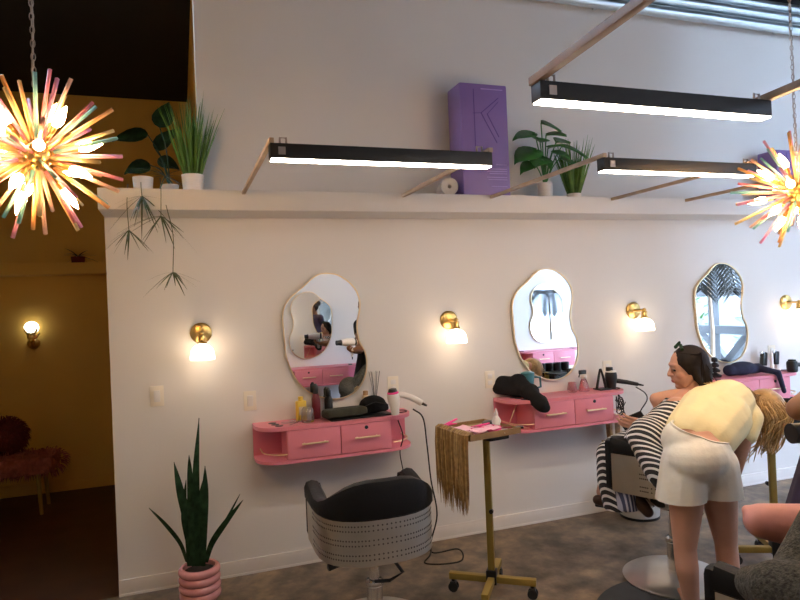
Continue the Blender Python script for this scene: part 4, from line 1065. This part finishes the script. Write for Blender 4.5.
# striped cape: chest, lap and a tail hanging over the near chair arm
b = B()
b.cap(at(673, 414, D-.12), at(698, 408, D+.12), .085, .085); b.cap(at(684, 414, D), at(668, 452, D-.02), .155, .20)
b.cap(at(662, 424, D-.12), at(652, 438, D-.14), .09, .10); b.cap(at(648, 436, D-.16), at(640, 440, D-.10), .105, .085); b.cap(at(668, 446, D-.08), at(668, 482, D-.12), .20, .15)
b.cap(at(640, 438, D-.16), at(662, 470, D-.30), .07, .09); b.cap(at(662, 470, D-.30), at(675, 484, D-.30), .09, .09)
b.cap(at(640, 446, D+.05), at(618, 452, D+.08), .11, .10)
cpb = remeshed(b, .010, 6, cuts=[(at(684, 396, D), U_)])
cpb.build('striped_cape', 'stripe', wo, world=True)
b = B()
cp(b, (at(640, 462, D+.0), .10), (at(615, 456, D+.06), .105), (at(612, 478, D+.06), .085), (at(619, 506, D+.02), .085))
cp(b, (at(650, 464, D+.05), .10), (at(645, 486, D+.05), .09), (at(646, 496, D+.02), .07))
remeshed(b, .010, 5, cuts=[(at(619, 509, D), -U_)]).build('trousers', 'stripe', wo, world=True)
b = B(); b.cap(at(624, 480, D-.06), at(628, 508, D-.08), .060, .055); remeshed(b, .008, 3, cuts=[(at(628, 509, D-.08), -U_)]).build('skirt_panel', 'stripe2', wo, world=True)
for a, c in (((617, 507, D+.08), (598, 500, D+.08)), ((636, 501, D-.08), (648, 512, D-.14))):
    p0, p1 = at(*a), at(*c); b = B(); b.cap(p0+U_*.02, p1, .040, .030); b.cap(p0+U_*.03, p0+U_*.07, .038, .036)
    sb = remeshed(b, .006, 3); sb.mi = 0; so = sb.build('shoe', 'shoe', wo, world=True)
    b = B(); b.cap(p0+U_*.06, p0+U_*.11, .032, .032); b.build('sock', 'sock', wo, world=True)
t = thing('phone', 'dark phone held by the woman in the striped cape', 'phone', at(633, 421, D+.04)); B().box((0, 0, 0), (.075, .012, .145), RZ(-.33) @ RY(1.0) @ RX(.6), bev=.004).build('case', 'blackpl', t)
# ---- stylists standing at the right edge and by the partition
def stylist(label, ct, X2, cloth, El, Wl, Er, Wr, flare, hd1, pn1):
    ct = V(ct); X2 = V(X2).normalized(); N2 = V((-X2.y, X2.x, 0)); t = thing('person', label, 'person', ct); b = B()
    for s in (-1, 1):
        h = ct+X2*.09*s; cp(b, (h+V((0, 0, .90)), .10), (h+V((0, 0, .50)), .062), (h+V((0, 0, .10)), .04)); b.cap(h+V((0, 0, .04)), h+N2*.16+V((0, 0, .03)), .036, .030)
    b.ball(ct+V((0, 0, .95)), (.17, .14, .13)); b.cap(ct+V((0, 0, 1.0)), ct+V((0, 0, 1.30)), .125, .135); b.cap(ct+X2*-.14+V((0, 0, 1.36)), ct+X2*.14+V((0, 0, 1.36)), .06, .06); b.cap(ct+V((0, 0, 1.38)), ct+V((0, 0, 1.50))+N2*.03, .055, .05)
    sL = ct+X2*-.17+V((0, 0, 1.36)); sR = ct+X2*.17+V((0, 0, 1.36))
    El, Wl, Er, Wr = V(El), V(Wl), V(Er), V(Wr)
    cp(b, (sL, .055), (sL*.5+El*.5, .050), (El, .047), (El*.5+Wl*.5, .042), (Wl, .028)); cp(b, (sR, .055), (Er, .045), (Wr, .028))
    hd, ey, lp, P = head(ct+V((0, 0, 1.58))+N2*.07, N2-U_*.45, U_, 1.)
    bb = remeshed(b, .010, 4); hh = hand(Wl, hd1, pn1, .95, .8, 1); h3 = hand(Wr, Wr-Er, V((0, 0, -1)), .95, .5, -1)
    joinb(bb, hd, hh, h3).build('body', 'skin3', t, world=True); ey.build('eyes', 'eye', t, world=True); lp.build('lips', 'lip', t, world=True)
    b = B(); b.cap(ct+V((0, 0, 1.32)), ct+V((0, 0, 1.0)), .155, .165); b.cap(ct+X2*-.12+V((0, 0, 1.36)), ct+X2*.12+V((0, 0, 1.36)), .078, .078); b.cap(ct+V((0, 0, 1.0)), ct+V((0, 0, .60)), .17, flare)
    b.cap(sL, sL*.7+El*.3, .075, .066); b.cap(sR, sR*.6+Er*.4, .075, .066)
    remeshed(b, .011, 5, cuts=[(V((0, 0, .50)), -U_), (ct+V((0, 0, 1.43)), U_)]).build('tunic', cloth, t, world=True)
    b = B(); b.ball(ct+V((0, 0, 1.60))+N2*.045, (.105, .105, .11)); b.ball(ct+V((0, 0, 1.66))-N2*.05, (.07, .07, .06))
    remeshed(b, .008, 3, cuts=[(ct+V((0, 0, 1.60))+N2*.10, N2*.8-U_*.5)]).build('hair', 'darkhair', t, world=True)
    return t
stylist('stylist in dark plum clothing at the right edge with a bare brown elbow', (2.68, -2.05, 0), (.33, .944, 0), 'plum', at(799, 409, 2.46), (2.40, -2.34, 1.24), (2.82, -2.02, 1.10), (2.72, -2.24, 1.12), .285, (-.6, -.3, 0), (0, 0, -1))
stylist('stylist in black by the partition, seen only inside the leftmost mirror', (2.05, -3.03, 0), (.55, .83, 0), 'blackcloth', (1.86, -2.86, 1.10), (1.755, -2.74, 1.10), (2.32, -2.84, 1.12), (2.22, -2.76, 1.26), .26, (-.6, .5, .1), (.3, .3, .8))
make_dryer('hair_dryer', 'white hair dryer held by the stylist in black, seen inside the leftmost mirror', (1.70, -2.70, 1.20), 2.9, 'white', 'blackpl')
# ---- client in the foreground, wrapped in tweed
cl = thing('person', 'client wrapped in grey-green tweed at the lower right corner with a bare bent knee', 'person', (2.05, -2.42, 0))
c0 = V((2.06, -2.45, 0)); c1_ = V((2.20, -2.54, 0)); b = B()
kn = at(762, 521, 2.24); hp = at(850, 552, 2.10)
b.cap(kn, at(805, 527, 2.2), .062, .080); b.cap(at(805, 527, 2.2), hp, .080, .095); b.cap(at(747, 510, 2.26), at(764, 519, 2.24), .020, .056)
cp(b, (hp, .09), (c0+V((0, 0, .60)), .14)); b.cap(c0+V((0, 0, .58)), c1_+V((0, 0, 1.02)), .14, .15); b.cap(c1_+V((0, 0, 1.02)), c1_+V((.02, .02, 1.18)), .06, .055)
b.cap(c0+V((-.02, .05, .56)), c0+V((.06, .20, .52)), .085, .07); b.cap(c0+V((.06, .20, .52)), c0+V((.05, .24, .22)), .056, .04); b.cap(c0+V((.05, .24, .22)), c0+V((.03, .33, .20)), .036, .028)
sLc = c1_+V((-.13, .06, 1.0)); elc = at(806, 604, 1.90); wr = at(845, 650, 1.95); b.cap(sLc, elc, .050, .040); b.cap(elc, wr, .040, .03)
hd, ey, lp, P = head(c1_+V((.02, .04, 1.28)), V((-.2, .95, -.1)), U_, 1.)
bb = remeshed(b, .009, 5); hh = hand(wr, R_-F_*.2, U_*-1, .95, .4, 1)
joinb(bb, hd, hh).build('body', 'skin4', cl, world=True); ey.build('eyes', 'eye', cl, world=True); lp.build('lips', 'lip', cl, world=True)
b = B(); b.cap(c0+V((0, 0, .58)), c1_+V((0, 0, .98)), .20, .19); b.cap(sLc, at(838, 522, 1.93), .095, .10)
b.cap(at(838, 522, 1.93), at(794, 600, 1.86), .10, .095); b.cap(at(754, 584, 1.95), at(780, 590, 1.84), .056, .082); b.cap(at(780, 590, 1.84), at(840, 610, 1.74), .085, .13); b.cap(elc, wr, .075, .055); b.cap(at(800, 630, 1.85), at(860, 650, 1.85), .14, .16)
remeshed(b, .010, 6, cuts=[(c1_+V((0, 0, 1.09)), U_)]).build('tweed_wrap', 'tweed', cl, world=True)
b = B(); b.ball(c1_+V((.02, .02, 1.305)), (.105, .108, .11)); b.cap(c1_+V((.0, -.04, 1.24)), c1_+V((.0, -.06, 1.08)), .08, .06)
remeshed(b, .008, 3, cuts=[(c1_+V((.0, .10, 1.32)), V((-.2, .9, -.5)))]).build('hair', 'darkhair', cl, world=True)
# ================================================================= LIGHT
w = bpy.data.worlds.new('sky'); SC.world = w; w.use_nodes = True
nt = w.node_tree; bg = nt.nodes['Background']; bg.inputs['Color'].default_value = (.54, .715, 1.0, 1); bg.inputs['Strength'].default_value = 27
def portal(loc, rot, sx, sy):
    l = bpy.data.lights.new('portal', 'AREA'); l.shape = 'RECTANGLE'; l.size = sx; l.size_y = sy; l.cycles.is_portal = True
    o = bpy.data.objects.new('window_portal', l); COL.objects.link(o); o.location = loc; o.rotation_euler = rot; o['kind'] = 'structure'
portal((XE+.1, YS/2, 2), (0, PI/2, 0), 4, -YS); portal((7.5, .2, 2), (-PI/2, 0, 0), 2.2, 4)
cam = bpy.data.cameras.new('camera'); co = bpy.data.objects.new('camera', cam); COL.objects.link(co); SC.camera = co
cam.sensor_width = 36; cam.lens = 36*FPX/800; cam.clip_start = .05
m = Matrix((CR, CU, -(CR.cross(CU)*-1) if False else CR.cross(CU))).transposed().to_4x4(); m.translation = CO; co.matrix_world = m
SC.view_settings.view_transform = 'Standard'; SC.view_settings.look = 'None'; SC.view_settings.gamma = 1; SC.view_settings.use_curve_mapping = False
SC.view_settings.exposure = .52
SC.cycles.max_bounces = 10; SC.cycles.glossy_bounces = 8; SC.cycles.diffuse_bounces = 4; SC.cycles.transparent_max_bounces = 12
SC.cycles.sample_clamp_indirect = 6; SC.cycles.use_denoising = True
SC.cycles.caustics_reflective = False; SC.cycles.caustics_refractive = False
bpy.context.view_layer.update()
